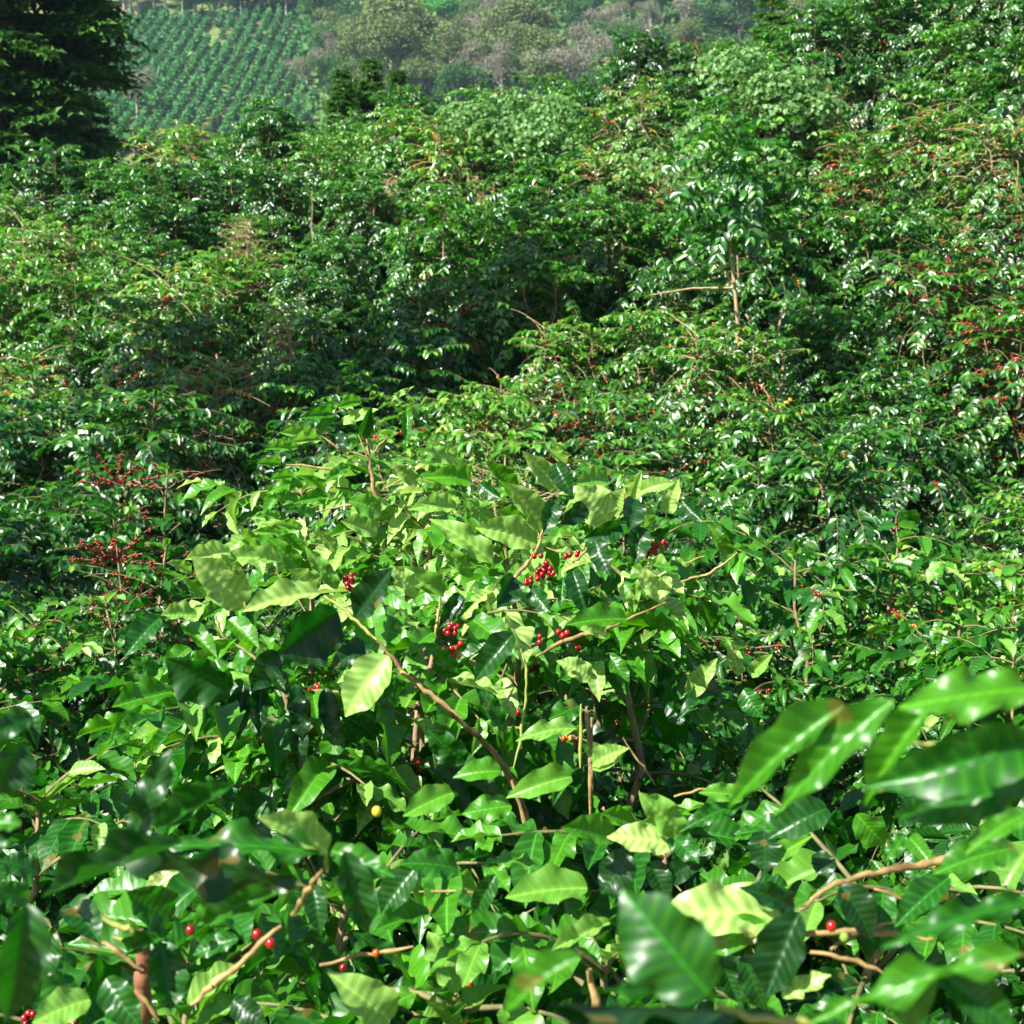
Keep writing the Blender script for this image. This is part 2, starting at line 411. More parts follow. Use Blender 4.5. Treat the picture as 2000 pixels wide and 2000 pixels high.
# prototypes: kind -> list of unplaced roots
def proto(seed, lod, **kw):
    if lod == 'lo': kw.setdefault('llen', (.075, .115)); kw.setdefault('step', .052); kw.setdefault('nodegap', .042)
    else: kw.setdefault('llen', (.085, .125))
    root = empty('coffee_shrub', (0, 0, 0), '', 'shrub', 'coffee shrubs planted over the near slope')
    shrub_parts(root, np.random.default_rng(seed), lod, '', **kw)
    return root
class Pool:
    def __init__(s, protos): s.p = protos; s.used = [False]*len(protos); s.i = 0
    def take(s):
        k = s.i % len(s.p); s.i += 1
        if s.used[k]: return copy_tree(s.p[k])
        s.used[k] = True; return s.p[k]
    def cleanup(s):
        for k, u in enumerate(s.used):
            if not u:
                for c in list(s.p[k].children): bpy.data.objects.remove(c)
                bpy.data.objects.remove(s.p[k])
pools = {
 'plain': Pool([proto(11+i, 'lo', fruit=.04, tonebase=.24) for i in range(4)]),
 'dark': Pool([proto(31+i, 'lo', fruit=.05, tonebase=.14) for i in range(2)]),
 'pale': Pool([proto(21+i, 'lo', fruit=.05, leafy=.8, bare=.12, tonebase=.42) for i in range(3)]),
 'red': Pool([proto(41+i, 'lo', fruit=.5, leafy=.95, bare=.22, fruit_tone=(0, .45)) for i in range(2)]),
 'dry': Pool([proto(51+i, 'lo', fruit=.25, leafy=.85, bare=.30, tonebase=.42, fruit_tone=(.5, .8), twigmat='drytwig') for i in range(3)]),
 'yellow': Pool([proto(61, 'lo', fruit=.22, bare=.1, yellow=True)]),
 'near': Pool([proto(71+i, 'mid', fruit=.14, tonebase=.22, leafy=.95) for i in range(4)]),
}
DESC = {'plain': 'glossy green coffee shrub', 'dark': 'dark leafy coffee shrub', 'pale': 'yellowish green sparse coffee shrub',
        'red': 'coffee shrub thick with red cherries', 'dry': 'half bare coffee shrub with orange-brown twigs',
        'yellow': 'coffee shrub bearing yellow cherries', 'near': 'glossy coffee shrub', 'nearred': 'coffee shrub loaded with deep red cherries'}
# looks read from the photograph: (px, py, kind)
LOOK = [(1250, 740, 'red'), (1800, 600, 'red'), (1965, 590, 'red'), (1310, 880, 'red'), (1200, 180, 'red'), (225, 740, 'red'),
        (1420, 60, 'red'), (1330, 780, 'dry'), (480, 470, 'dry'), (740, 340, 'dry'), (530, 600, 'dry'), (370, 780, 'dry'), (470, 710, 'dry'), (130, 520, 'dry'),
        (340, 320, 'dry'), (1640, 220, 'dry'), (860, 270, 'dry'), (1100, 720, 'dry'), (1010, 860, 'dry'), (1290, 330, 'dry'),
        (1540, 780, 'yellow'), (1700, 330, 'red'), (820, 560, 'red'), (1880, 430, 'red'), (60, 700, 'dry'), (240, 620, 'pale'), (620, 400, 'pale'), (400, 530, 'pale'),
        (1950, 520, 'dry'), (1750, 60, 'dry'), (1010, 220, 'red')]
rows = []
d = 4.3
while d < 27.5: rows.append(d); d += 1.16+.006*d
rows = rows[::-1]
spots = []
for ri, d0 in enumerate(rows):
    half = .364*d0+.9
    n = int(2*half/1.10); xs = np.linspace(-half, half, n)+(.32 if ri % 2 else -.32)
    row = []
    for x in xs:
        x = x+random.uniform(-.22, .22); dd = d0+random.uniform(-.28, .28)
        if abs(x) > .364*dd+1.0: continue
        if dd < 6.0 and -1.55 < x < 1.25: continue      # the tall shrubs in front stand here
        row.append((x, dd))
    spots.append(row)
allsp = [(i, j, *s) for i, row in enumerate(spots) for j, s in enumerate(row)]
proj_sp = []
for (i, j, x, dd) in allsp:
    g = float(ground(x, dd)); proj_sp.append(proj((x, dd, g+1.55))[:2])
kind = {}
for lx, ly, k in LOOK:
    best = min(range(len(allsp)), key=lambda q: (proj_sp[q][0]-lx)**2+(proj_sp[q][1]-ly)**2+(1e9 if q in kind else 0))
    kind[best] = k
cnt = {}
for q, (i, j, x, dd) in enumerate(allsp):
    k = kind.get(q)
    px, py = proj_sp[q]
    if k is None:
        if dd < 7.2: k = 'near'
        else:
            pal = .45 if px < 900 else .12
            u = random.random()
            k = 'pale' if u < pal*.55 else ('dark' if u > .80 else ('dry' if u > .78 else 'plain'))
    
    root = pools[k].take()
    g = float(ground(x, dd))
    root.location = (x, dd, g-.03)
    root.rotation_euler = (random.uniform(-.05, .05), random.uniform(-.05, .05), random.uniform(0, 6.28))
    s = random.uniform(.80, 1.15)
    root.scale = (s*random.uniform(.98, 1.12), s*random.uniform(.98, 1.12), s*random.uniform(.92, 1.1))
    root['label'] = '%s, %s from left in %s row below crest' % (DESC[k], ORD[j], ORD[i])
for p_ in pools.values(): p_.cleanup()

# ------------------------------------------------------------------ the tall shrubs in front, traced leaves
CR = {5: (200, 750, 2.76), 6: (800, 800, 2.76), 7: (0, 1300, 1.932), 8: (1000, 1300, 1.932)}
def cpt(c, u, v): o = CR[c]; return o[0]+u/o[2], o[1]+v/o[2]
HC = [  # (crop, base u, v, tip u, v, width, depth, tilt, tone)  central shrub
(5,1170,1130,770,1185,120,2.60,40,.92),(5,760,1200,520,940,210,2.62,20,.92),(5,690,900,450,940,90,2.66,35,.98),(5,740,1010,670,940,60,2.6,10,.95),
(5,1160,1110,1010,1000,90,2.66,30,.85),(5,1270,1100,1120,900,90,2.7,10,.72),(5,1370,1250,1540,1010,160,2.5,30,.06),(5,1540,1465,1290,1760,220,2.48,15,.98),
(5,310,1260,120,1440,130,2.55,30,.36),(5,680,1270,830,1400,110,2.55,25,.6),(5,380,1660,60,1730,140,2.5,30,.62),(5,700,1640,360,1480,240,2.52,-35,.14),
(5,940,1440,830,1640,150,2.55,-20,.12),(5,1130,1480,940,1450,110,2.6,30,.3),(5,1270,1230,960,1440,270,2.58,-40,.05),(5,430,1290,610,1450,90,2.6,30,.55),  # widest leaf: shade of its underside put into the low tone
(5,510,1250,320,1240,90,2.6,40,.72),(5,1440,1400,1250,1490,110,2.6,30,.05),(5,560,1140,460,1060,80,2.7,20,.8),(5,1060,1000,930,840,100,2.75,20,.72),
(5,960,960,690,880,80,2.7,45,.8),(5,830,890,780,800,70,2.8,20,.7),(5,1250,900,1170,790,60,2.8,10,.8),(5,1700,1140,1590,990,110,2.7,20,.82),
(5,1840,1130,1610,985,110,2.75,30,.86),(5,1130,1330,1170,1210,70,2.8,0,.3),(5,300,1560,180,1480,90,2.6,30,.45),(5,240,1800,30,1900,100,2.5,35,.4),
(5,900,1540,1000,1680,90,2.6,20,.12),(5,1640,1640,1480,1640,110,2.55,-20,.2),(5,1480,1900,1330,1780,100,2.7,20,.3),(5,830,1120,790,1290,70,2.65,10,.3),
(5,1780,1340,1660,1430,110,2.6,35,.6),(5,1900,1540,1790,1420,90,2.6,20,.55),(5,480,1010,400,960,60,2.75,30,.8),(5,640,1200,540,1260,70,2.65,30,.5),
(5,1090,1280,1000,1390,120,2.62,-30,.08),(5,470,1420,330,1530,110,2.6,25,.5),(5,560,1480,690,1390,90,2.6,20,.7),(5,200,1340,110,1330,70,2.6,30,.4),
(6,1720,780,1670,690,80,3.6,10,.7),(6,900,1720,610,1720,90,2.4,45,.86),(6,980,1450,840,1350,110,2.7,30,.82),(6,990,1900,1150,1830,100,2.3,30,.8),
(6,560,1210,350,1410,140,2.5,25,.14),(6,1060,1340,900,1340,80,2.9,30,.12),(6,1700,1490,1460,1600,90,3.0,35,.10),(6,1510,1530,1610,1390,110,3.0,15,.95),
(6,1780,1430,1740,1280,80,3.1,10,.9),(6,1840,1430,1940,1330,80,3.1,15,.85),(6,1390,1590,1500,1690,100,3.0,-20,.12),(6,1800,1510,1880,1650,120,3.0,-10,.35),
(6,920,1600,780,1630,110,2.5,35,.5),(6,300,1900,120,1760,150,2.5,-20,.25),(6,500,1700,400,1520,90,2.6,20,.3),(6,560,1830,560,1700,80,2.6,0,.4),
(5,760,1620,720,1880,110,2.66,10,.03),(5,860,1600,840,1880,100,2.66,10,.03),(5,1040,1620,1080,1910,120,2.66,10,.03),(5,700,1680,630,1900,90,2.66,10,.03),(5,1200,1640,1250,1900,110,2.66,10,.03),(5,1040,1820,1070,2040,100,2.66,10,.03),  # hanging leaves added near-black to stand for the hollow's shade
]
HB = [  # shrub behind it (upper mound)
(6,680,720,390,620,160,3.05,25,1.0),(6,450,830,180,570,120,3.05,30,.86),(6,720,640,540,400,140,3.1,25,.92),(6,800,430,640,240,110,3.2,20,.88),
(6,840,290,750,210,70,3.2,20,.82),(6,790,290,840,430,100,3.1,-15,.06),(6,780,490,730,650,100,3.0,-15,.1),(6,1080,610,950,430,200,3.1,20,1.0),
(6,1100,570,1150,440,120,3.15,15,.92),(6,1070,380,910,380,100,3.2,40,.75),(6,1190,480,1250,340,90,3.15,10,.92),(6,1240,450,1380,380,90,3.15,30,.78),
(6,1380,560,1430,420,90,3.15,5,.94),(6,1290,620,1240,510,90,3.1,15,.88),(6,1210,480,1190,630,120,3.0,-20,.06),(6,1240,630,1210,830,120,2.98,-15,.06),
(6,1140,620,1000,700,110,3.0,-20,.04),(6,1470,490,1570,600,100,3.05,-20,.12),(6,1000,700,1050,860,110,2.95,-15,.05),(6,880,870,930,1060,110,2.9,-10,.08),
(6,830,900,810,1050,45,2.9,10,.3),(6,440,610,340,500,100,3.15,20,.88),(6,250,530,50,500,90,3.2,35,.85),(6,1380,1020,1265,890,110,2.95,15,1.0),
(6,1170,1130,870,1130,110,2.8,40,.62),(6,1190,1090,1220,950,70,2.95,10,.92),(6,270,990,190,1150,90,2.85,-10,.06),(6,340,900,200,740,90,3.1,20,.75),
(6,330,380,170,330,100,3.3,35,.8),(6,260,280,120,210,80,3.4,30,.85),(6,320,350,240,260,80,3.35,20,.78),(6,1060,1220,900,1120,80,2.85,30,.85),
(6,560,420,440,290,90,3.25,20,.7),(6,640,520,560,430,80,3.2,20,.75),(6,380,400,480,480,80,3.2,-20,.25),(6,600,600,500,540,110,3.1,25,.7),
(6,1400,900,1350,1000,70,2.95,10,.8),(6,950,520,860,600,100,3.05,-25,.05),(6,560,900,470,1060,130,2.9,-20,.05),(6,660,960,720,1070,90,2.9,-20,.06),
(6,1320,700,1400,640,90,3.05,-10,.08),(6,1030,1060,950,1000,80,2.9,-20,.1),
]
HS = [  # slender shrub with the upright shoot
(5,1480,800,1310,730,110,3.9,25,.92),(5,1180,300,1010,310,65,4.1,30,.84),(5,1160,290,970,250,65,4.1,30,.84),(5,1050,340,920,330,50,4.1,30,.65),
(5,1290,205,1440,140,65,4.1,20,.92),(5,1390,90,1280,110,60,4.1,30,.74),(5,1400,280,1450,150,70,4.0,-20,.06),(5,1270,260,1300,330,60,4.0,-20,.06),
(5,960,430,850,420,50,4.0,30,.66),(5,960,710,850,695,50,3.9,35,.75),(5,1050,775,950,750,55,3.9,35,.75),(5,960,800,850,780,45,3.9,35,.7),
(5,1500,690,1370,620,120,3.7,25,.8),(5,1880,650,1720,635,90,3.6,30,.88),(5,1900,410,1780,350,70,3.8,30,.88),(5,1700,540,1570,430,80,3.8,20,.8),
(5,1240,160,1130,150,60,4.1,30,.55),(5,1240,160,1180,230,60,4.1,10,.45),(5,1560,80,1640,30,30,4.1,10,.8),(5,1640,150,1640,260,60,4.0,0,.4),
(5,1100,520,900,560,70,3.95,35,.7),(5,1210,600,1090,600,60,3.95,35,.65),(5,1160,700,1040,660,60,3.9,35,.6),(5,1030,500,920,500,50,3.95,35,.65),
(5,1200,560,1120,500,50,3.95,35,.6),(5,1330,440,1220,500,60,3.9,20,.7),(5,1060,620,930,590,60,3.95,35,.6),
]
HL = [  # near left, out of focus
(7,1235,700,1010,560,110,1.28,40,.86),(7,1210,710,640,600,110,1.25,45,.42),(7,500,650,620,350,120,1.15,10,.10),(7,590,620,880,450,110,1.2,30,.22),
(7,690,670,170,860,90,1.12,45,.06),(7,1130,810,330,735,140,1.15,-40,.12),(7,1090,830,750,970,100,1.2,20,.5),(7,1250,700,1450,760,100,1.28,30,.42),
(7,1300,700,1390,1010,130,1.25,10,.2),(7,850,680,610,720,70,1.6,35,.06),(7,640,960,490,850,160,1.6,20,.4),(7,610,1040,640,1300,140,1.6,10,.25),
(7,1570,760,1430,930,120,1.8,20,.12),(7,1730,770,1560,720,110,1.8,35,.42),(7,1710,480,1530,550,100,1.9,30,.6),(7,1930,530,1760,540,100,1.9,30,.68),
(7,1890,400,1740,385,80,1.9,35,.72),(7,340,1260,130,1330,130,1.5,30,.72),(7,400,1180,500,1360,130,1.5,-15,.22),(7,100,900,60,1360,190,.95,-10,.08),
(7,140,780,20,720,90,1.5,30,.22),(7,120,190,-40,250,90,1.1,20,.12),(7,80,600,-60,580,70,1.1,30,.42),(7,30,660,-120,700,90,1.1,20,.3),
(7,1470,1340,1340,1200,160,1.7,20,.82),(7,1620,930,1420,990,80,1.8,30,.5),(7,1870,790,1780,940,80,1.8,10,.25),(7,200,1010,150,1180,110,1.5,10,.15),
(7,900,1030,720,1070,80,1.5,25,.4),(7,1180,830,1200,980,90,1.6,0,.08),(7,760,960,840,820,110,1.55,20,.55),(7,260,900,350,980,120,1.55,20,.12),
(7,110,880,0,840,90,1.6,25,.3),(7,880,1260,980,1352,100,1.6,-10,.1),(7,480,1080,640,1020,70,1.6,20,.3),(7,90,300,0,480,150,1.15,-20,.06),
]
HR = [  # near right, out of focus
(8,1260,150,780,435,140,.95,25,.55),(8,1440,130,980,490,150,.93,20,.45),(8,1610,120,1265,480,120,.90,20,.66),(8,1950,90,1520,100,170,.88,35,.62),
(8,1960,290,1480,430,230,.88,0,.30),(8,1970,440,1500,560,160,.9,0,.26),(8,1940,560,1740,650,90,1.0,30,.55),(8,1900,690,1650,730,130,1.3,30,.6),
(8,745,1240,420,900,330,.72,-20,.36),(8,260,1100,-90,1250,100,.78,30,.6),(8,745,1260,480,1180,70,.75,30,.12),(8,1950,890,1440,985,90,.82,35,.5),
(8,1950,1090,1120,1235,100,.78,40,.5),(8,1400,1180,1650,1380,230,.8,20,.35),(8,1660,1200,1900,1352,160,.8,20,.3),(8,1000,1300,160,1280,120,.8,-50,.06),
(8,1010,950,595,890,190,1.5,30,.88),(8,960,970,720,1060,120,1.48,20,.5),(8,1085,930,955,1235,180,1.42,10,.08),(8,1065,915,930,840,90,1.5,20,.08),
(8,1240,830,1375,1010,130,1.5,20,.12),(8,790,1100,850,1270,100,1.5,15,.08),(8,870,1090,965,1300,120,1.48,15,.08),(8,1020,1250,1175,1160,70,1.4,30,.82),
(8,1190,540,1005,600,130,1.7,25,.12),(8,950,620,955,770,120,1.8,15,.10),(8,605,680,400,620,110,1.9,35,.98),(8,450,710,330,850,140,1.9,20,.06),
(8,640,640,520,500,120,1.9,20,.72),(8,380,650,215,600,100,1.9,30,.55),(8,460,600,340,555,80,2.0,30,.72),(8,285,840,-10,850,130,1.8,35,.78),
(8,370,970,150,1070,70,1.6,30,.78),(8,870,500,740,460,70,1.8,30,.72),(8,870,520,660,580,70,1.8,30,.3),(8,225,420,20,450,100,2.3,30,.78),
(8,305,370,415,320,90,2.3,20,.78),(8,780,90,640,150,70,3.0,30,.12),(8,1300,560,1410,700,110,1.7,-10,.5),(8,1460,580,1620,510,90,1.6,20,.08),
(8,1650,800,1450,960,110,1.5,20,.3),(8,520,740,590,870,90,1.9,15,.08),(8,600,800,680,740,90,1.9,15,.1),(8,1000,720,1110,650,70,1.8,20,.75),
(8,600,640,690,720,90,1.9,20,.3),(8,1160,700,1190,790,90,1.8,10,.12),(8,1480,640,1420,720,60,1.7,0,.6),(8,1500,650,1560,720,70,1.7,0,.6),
]
def make_traced_leaf(root, base, rows_):
    for (c, bu, bv, tu, tv, w, dep, roll, tone) in rows_:
        s = CR[c][2]
        b = P(*cpt(c, bu, bv), dep); dj = random.uniform(-.02, .02)
        t = P(*cpt(c, tu, tv), dep-.02*dep+dj)
        X = t-b; l = np.linalg.norm(X); X = X/l
        view = nrm(CAM-b)
        Nn = view-X*(view@X); Nn = nrm(Nn)
        S = np.cross(X, Nn)
        if S[2] < 0: S = -S           # the across direction that points up
        a = R(abs(roll)+random.uniform(-6, 6))*.8
        up = S*math.sin(a)*(1 if roll >= 0 else -1)+Nn*math.cos(a)
        wid = w/s/FPX*dep/max(.5, math.cos(a))
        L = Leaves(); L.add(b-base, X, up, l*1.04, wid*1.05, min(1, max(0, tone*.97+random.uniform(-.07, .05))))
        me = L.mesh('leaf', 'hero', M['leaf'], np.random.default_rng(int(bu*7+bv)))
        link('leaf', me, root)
def twig(tb, c, pts, dep, r0, r1, base, sides=6):
    n = len(pts); ds = np.linspace(dep[0], dep[1], n) if isinstance(dep, tuple) else [dep]*n
    q = np.array([P(*(cpt(c, *p) if c else p), dd) for p, dd in zip(pts, ds)])-base
    # add knuckles between
    qq = []
    for i in range(len(q)-1):
        for k in range(4): qq.append(q[i]*(1-k/4)+q[i+1]*k/4+rng.normal(size=3)*.0012)
    qq.append(q[-1]); q2 = []
    for i in range(len(qq)-1):
        q2 += [qq[i], qq[i]*.5+qq[i+1]*.5]
    q2.append(qq[-1]); h_ = len(q2)*3//4; tb.add(q2[:h_+1], r0*.5, r1*.62, sides, wob=.22); tb.add(q2[h_:], r1*.62, r1*.25, sides, wob=.12)
def cluster(root, c, u, v, dep, n, tone, base, rad=.0056, spread=None, name='cherry_cluster'):
    p = P(*cpt(c, u, v), dep)-base; pos = []; rr = []; tn = []
    for k in range(n):
        dv = rng.normal(size=3); dv /= np.linalg.norm(dv)
        pos.append(p+dv*(spread or .0088)*(1+.5*(k > 5))); rr.append(rad*rng.uniform(.85, 1.1)); tn.append(np.clip(tone+rng.normal()*.08, 0, 1))
    link(name, berries_mesh(name, pos, rr, tn, 'hi', M['cherry']), root)

def hero(x, d, label, seed, H, traced, cull=None, **kw):
    base = np.array([x, d, float(ground(x, d))-.02])
    root = empty('coffee_shrub', tuple(base), label, 'shrub', 'coffee shrubs planted over the near slope')
    def loff(L):
        if cull is None: return L
        K = Leaves()
        for i in range(len(L.p)):
            tip = L.p[i]+base+nrm(L.x[i])*L.l[i]*.6
            pq = proj(tip)
            
            if cull(*pq): K.add(L.p[i], L.x[i], L.n[i], L.l[i], L.w[i], L.t[i])
        return K
    kw.setdefault('lod', 'hi'); lod = kw.pop('lod')
    shrub_parts(root, np.random.default_rng(seed), lod, '', loff=loff, H=H, **kw)
    make_traced_leaf(root, base, traced)
    return root, base
def topz(px, py, d): return P(px, py, d)[2]
def Hat(x, d, py): return topz(1000, py, d)-float(ground(x, d))

# trims high and very near leaves; added dark leaves paint the hollow: (px,py) test
def cull_c(px, py, z):
    if py < 1010+max(0, (620-px))*.25: return False
    if z < 1.9: return False
    return True
x0 = (700-1000)/FPX*2.9
r1_, b1 = hero(x0, 2.9, 'tall coffee shrub with big pale sunlit leaves and diagonal brown branch at centre', 101, Hat(x0, 2.9, 1080), HC, cull_c, Rr=.62, nst=3, fruit=.12, tonebase=.18, tipt=.5, llen=(.11, .16))
def cull_b(px, py, z):
    if py < 900 or z < 2.2: return False
    return True
x1 = (1120-1000)/FPX*3.3
r2_, b2 = hero(x1, 3.3, 'coffee shrub with upright pale leaves over red cherries, right of the diagonal branch', 102, Hat(x1, 3.3, 950), HB, cull_b, Rr=.55, nst=2, fruit=.15, tonebase=.18, tipt=.5, llen=(.11, .16))
x2 = (740-1000)/FPX*4.3
r3_, b3 = hero(x2, 4.3, 'slender coffee shrub with one upright bare shoot rising above its neighbours', 103, Hat(x2, 4.3, 830), HS, None, Rr=.78, nst=2, fruit=.1, tonebase=.36, tipt=.4, lod='mid')
x3 = (1000-1000)/FPX*4.7
r5_, b5 = hero(1.45, 3.5, 'coffee shrub with serrated dark leaves below the pale leaved shrubs, right of centre', 105, Hat(1.45, 3.5, 1290), [], None, Rr=.75, nst=3, fruit=.12, tonebase=.17, lod='mid')
r6_, b6 = hero(.35, 4.9, 'coffee shrub with tangled bare twigs behind the pale leaved shrubs', 106, Hat(.35, 4.9, 930), [], None, Rr=.85, nst=3, fruit=.15, bare=.25, tonebase=.22, lod='mid')
def cull_l(px, py, z): return z > 1.35 and py > 1560-(px > 900)*0
xl = -.42
r4_, b4 = hero(xl, 1.95, 'nearest coffee shrub at bottom left with flaking red-brown stem', 104, Hat(xl, 1.95, 1640), HL, cull_l, Rr=.60, nst=3, fruit=.12, tonebase=.22)
xr = .42
def cull_r(px, py, z): return z > 1.25 and py > 1540
r7_, b7 = hero(xr, 2.1, 'nearest coffee shrub at bottom right, its big blurred leaves hanging over', 107, Hat(xr, 2.1, 1600), HR, cull_r, Rr=.66, nst=3, fruit=.12, tonebase=.22)
for (xx, dd, py, sd, lb) in [(-1.15, 2.6, 1480, 108, 'coffee shrub at the left edge of the photo, leaves shining, beside the dark hollow'),
                         (1.25, 2.3, 1420, 109, 'coffee shrub at the right edge behind the big blurred leaves'),
                         (-.9, 3.9, 1210, 110, 'coffee shrub just behind the large pale leaves at left of centre'),
                         (-1.75, 3.6, 1260, 112, 'coffee shrub on the left edge one row behind the foremost shrubs'),
                         (1.75, 4.9, 1090, 113, 'coffee shrub with bright narrow leaves at right, behind the serrated dark leaved shrub'),
                         (.02, 2.0, 1700, 111, 'low coffee shrub at the bottom centre between the two nearest shrubs')]:
    hero(xx, dd, lb, sd, Hat(xx, dd, py), [], (lambda px, py, z: z > 1.35), Rr=.62, nst=3, fruit=.14, tonebase=.25, lod='mid' if dd > 2.4 else 'hi')

def twigo(name, mk, root, *a):
    tb = Tubes(); twig(tb, *a); link(name, tb.mesh(name, M[mk]), root)
for (px_, py_, d_, lb_, sd_) in [(215, 1075, 6.6, 'coffee shrub with dense dark red cherry clusters at the left edge, below another red one', 120),
                                 (228, 925, 8.2, 'coffee shrub with a dark red burst of cherries at left, just under the dark shade', 121)]:
    xx = (px_-1000)/FPX*d_
    rr_, bb_ = hero(xx, d_+.35, lb_, sd_, Hat(xx, d_+.35, py_-70), [], None, Rr=.7, nst=3, fruit=.9, leafy=.75, bare=.4, fruit_tone=(0, .2), tonebase=.2, lod='mid')
    g_ = np.random.default_rng(sd_)
    for k_ in range(7):
        a_ = -.2+k_*.55; u_ = px_; v_ = py_+20
        e_ = (u_+math.cos(a_)*g_.uniform(60, 110), v_-math.sin(a_)*g_.uniform(40, 75)*(1 if math.sin(a_) > 0 else .8))
        ps = [P(u_+(e_[0]-u_)*t_, v_+(e_[1]-v_)*t_, d_+.12-.12*t_)-bb_ for t_ in (0, .5, 1)]
        tb = Tubes(); tb.add(ps, .004, .002, 4); link('branch', tb.mesh('branch', M['twig']), rr_)
        for t_ in np.arange(.15, 1.0, .17):
            c_ = ps[0]*(1-t_)+ps[2]*t_; n_ = 6
            pos = [c_+nrm(g_.normal(size=3))*.011 for _ in range(n_)]
            link('cherry_cluster', berries_mesh('cherry_cluster', pos, g_.uniform(.006, .0078, n_), np.clip(.08+g_.normal(size=n_)*.1, 0, 1), 'lo', M['cherry']), rr_)
# traced woody branches
twigo('young_branch', 'greentwig', r1_, 5, [(1195,1140),(1300,1210),(1400,1300),(1480,1380)], (2.55, 2.52), .0050, .0065, b1)
twigo('branch', 'twig', r1_, 5, [(1480,1380),(1570,1480),(1620,1560),(1740,1650),(1860,1740),(1932,1800)], (2.52, 2.5), .0065, .0080, b1)
twigo('branch', 'twig', r1_, 6, [(0,1425),(130,1540),(280,1690),(400,1790),(520,1932),(600,2100),(700,2400)], (2.5, 2.7), .0075, .012, b1)
twigo('green_shoot', 'greentwig', r1_, 6, [(600,1290),(630,1400),(628,1560),(600,1760),(560,1932)], 2.55, .004, .006, b1)
twigo('green_shoot', 'greentwig', r1_, 6, [(930,1580),(920,1932)], 2.45, .004, .006, b1)
twigo('green_shoot', 'greentwig', r1_, 6, [(180,900),(160,1100),(125,1250)], 2.8, .004, .006, b1)
twigo('green_shoot', 'greentwig', r1_, 5, [(760,1010),(775,1280)], 2.62, .003, .005, b1)
twigo('green_shoot', 'greentwig', r1_, 5, [(610,1250),(640,1330),(690,1400)], 2.6, .004, .005, b1)
twigo('green_shoot', 'greentwig', r1_, 7, [(740,120),(735,230),(690,290),(620,330),(500,345)], 2.6, .004, .004, b1)
twigo('branch', 'bark', r1_, 6, [(960,1600),(975,1850),(985,2050)], 2.5, .007, .009, b1)
twigo('branch', 'twig', r2_, 6, [(725,650),(690,750),(600,870),(545,940)], 3.0, .006, .009, b2)
twigo('branch', 'twig', r2_, 6, [(990,720),(930,780),(880,830)], 2.98, .004, .006, b2)
twigo('branch', 'twig', r2_, 6, [(1380,1040),(1180,1130),(1040,1190),(820,1250),(680,1330)], (2.9, 2.8), .004, .008, b2)
twigo('branch', 'twig', r2_, 6, [(1770,770),(1700,830),(1600,890),(1440,930)], 3.3, .004, .007, b2)
twigo('branch', 'twig', r2_, 6, [(1590,790),(1480,830),(1340,860)], 3.4, .004, .006, b2)
twigo('branch', 'twig', r2_, 6, [(1150,440),(1160,540),(1090,610)], 3.1, .003, .005, b2)
twigo('branch', 'twig', r3_, 5, [(1410,200),(1430,330),(1445,450),(1470,600),(1500,700)], 4.1, .006, .012, b3)
twigo('branch', 'twig', r3_, 5, [(1385,270),(1440,420)], 4.08, .005, .007, b3)
twigo('branch', 'twig', r3_, 5, [(1540,285),(1450,380)], 4.08, .004, .006, b3)
twigo('branch', 'twig', r3_, 5, [(1160,270),(1270,340),(1440,400)], 4.1, .004, .007, b3)
twigo('branch', 'twig', r3_, 5, [(960,430),(1100,440),(1300,470)], 4.0, .003, .006, b3)
twigo('branch', 'twig', r3_, 5, [(1150,690),(1300,655),(1360,650)], 3.85, .004, .006, b3)
twigo('branch', 'twig', r3_, 5, [(1500,580),(1600,520),(1750,430)], 4.0, .004, .006, b3)
twigo('stem', 'redbark', r4_, 7, [(520,1010),(545,1090),(540,1200),(535,1400),(530,1700)], 1.66, .016, .022, b4, 9)
twigo('branch', 'twig', r4_, 7, [(1220,770),(1160,860),(1100,940)], (1.3, 1.45), .0035, .006, b4)
twigo('branch', 'twig', r4_, 7, [(1060,980),(960,1070),(830,1190),(720,1280)], 1.45, .005, .007, b4)
twigo('branch', 'twig', r4_, 7, [(310,1020),(430,1070),(540,1150)], 1.62, .004, .006, b4)
twigo('branch', 'twig', r4_, 7, [(1200,1130),(1410,1085),(1560,1060)], 1.7, .004, .005, b4)
twigo('branch', 'twig', r4_, 7, [(1550,855),(1800,860)], 1.9, .003, .004, b4)
twigo('branch', 'twig', r4_, 7, [(530,1240),(600,1340)], 1.65, .005, .006, b4)
twigo('young_branch', 'greentwig', r4_, 7, [(320,910),(450,980),(520,1010)], 1.6, .006, .008, b4)
twigo('young_branch', 'greentwig', r4_, 7, [(420,1025),(500,1050)], 1.6, .004, .006, b4)
twigo('young_branch', 'greentwig', r4_, 7, [(1230,690),(1235,780)], 1.28, .003, .004, b4)
twigo('branch', 'twig', r7_, 8, [(1085,930),(1190,840),(1330,790),(1480,760),(1670,725),(1900,700)], (1.5, 1.6), .0045, .008, b7)
twigo('branch', 'twig', r7_, 8, [(780,1055),(930,1035),(1090,1010),(1310,1005),(1460,1010),(1590,1030)], 1.52, .0045, .006, b7)
twigo('branch', 'twig', r7_, 8, [(1130,1075),(1270,1105),(1400,1160)], 1.5, .0045, .005, b7)
twigo('branch', 'twig', r7_, 8, [(1200,1070),(1320,1000),(1440,970)], 1.53, .004, .004, b7)
twigo('branch', 'twig', r7_, 8, [(1370,850),(1560,910),(1690,860)], 1.6, .003, .005, b7)
twigo('branch', 'twig', r7_, 8, [(610,490),(740,465)], 2.2, .003, .004, b7)
twigo('branch', 'twig', r7_, 8, [(290,1150),(330,1352)], 1.6, .008, .012, b7)
twigo('branch', 'twig', r7_, 8, [(0,430),(60,620),(200,830)], 2.4, .006, .01, b7)
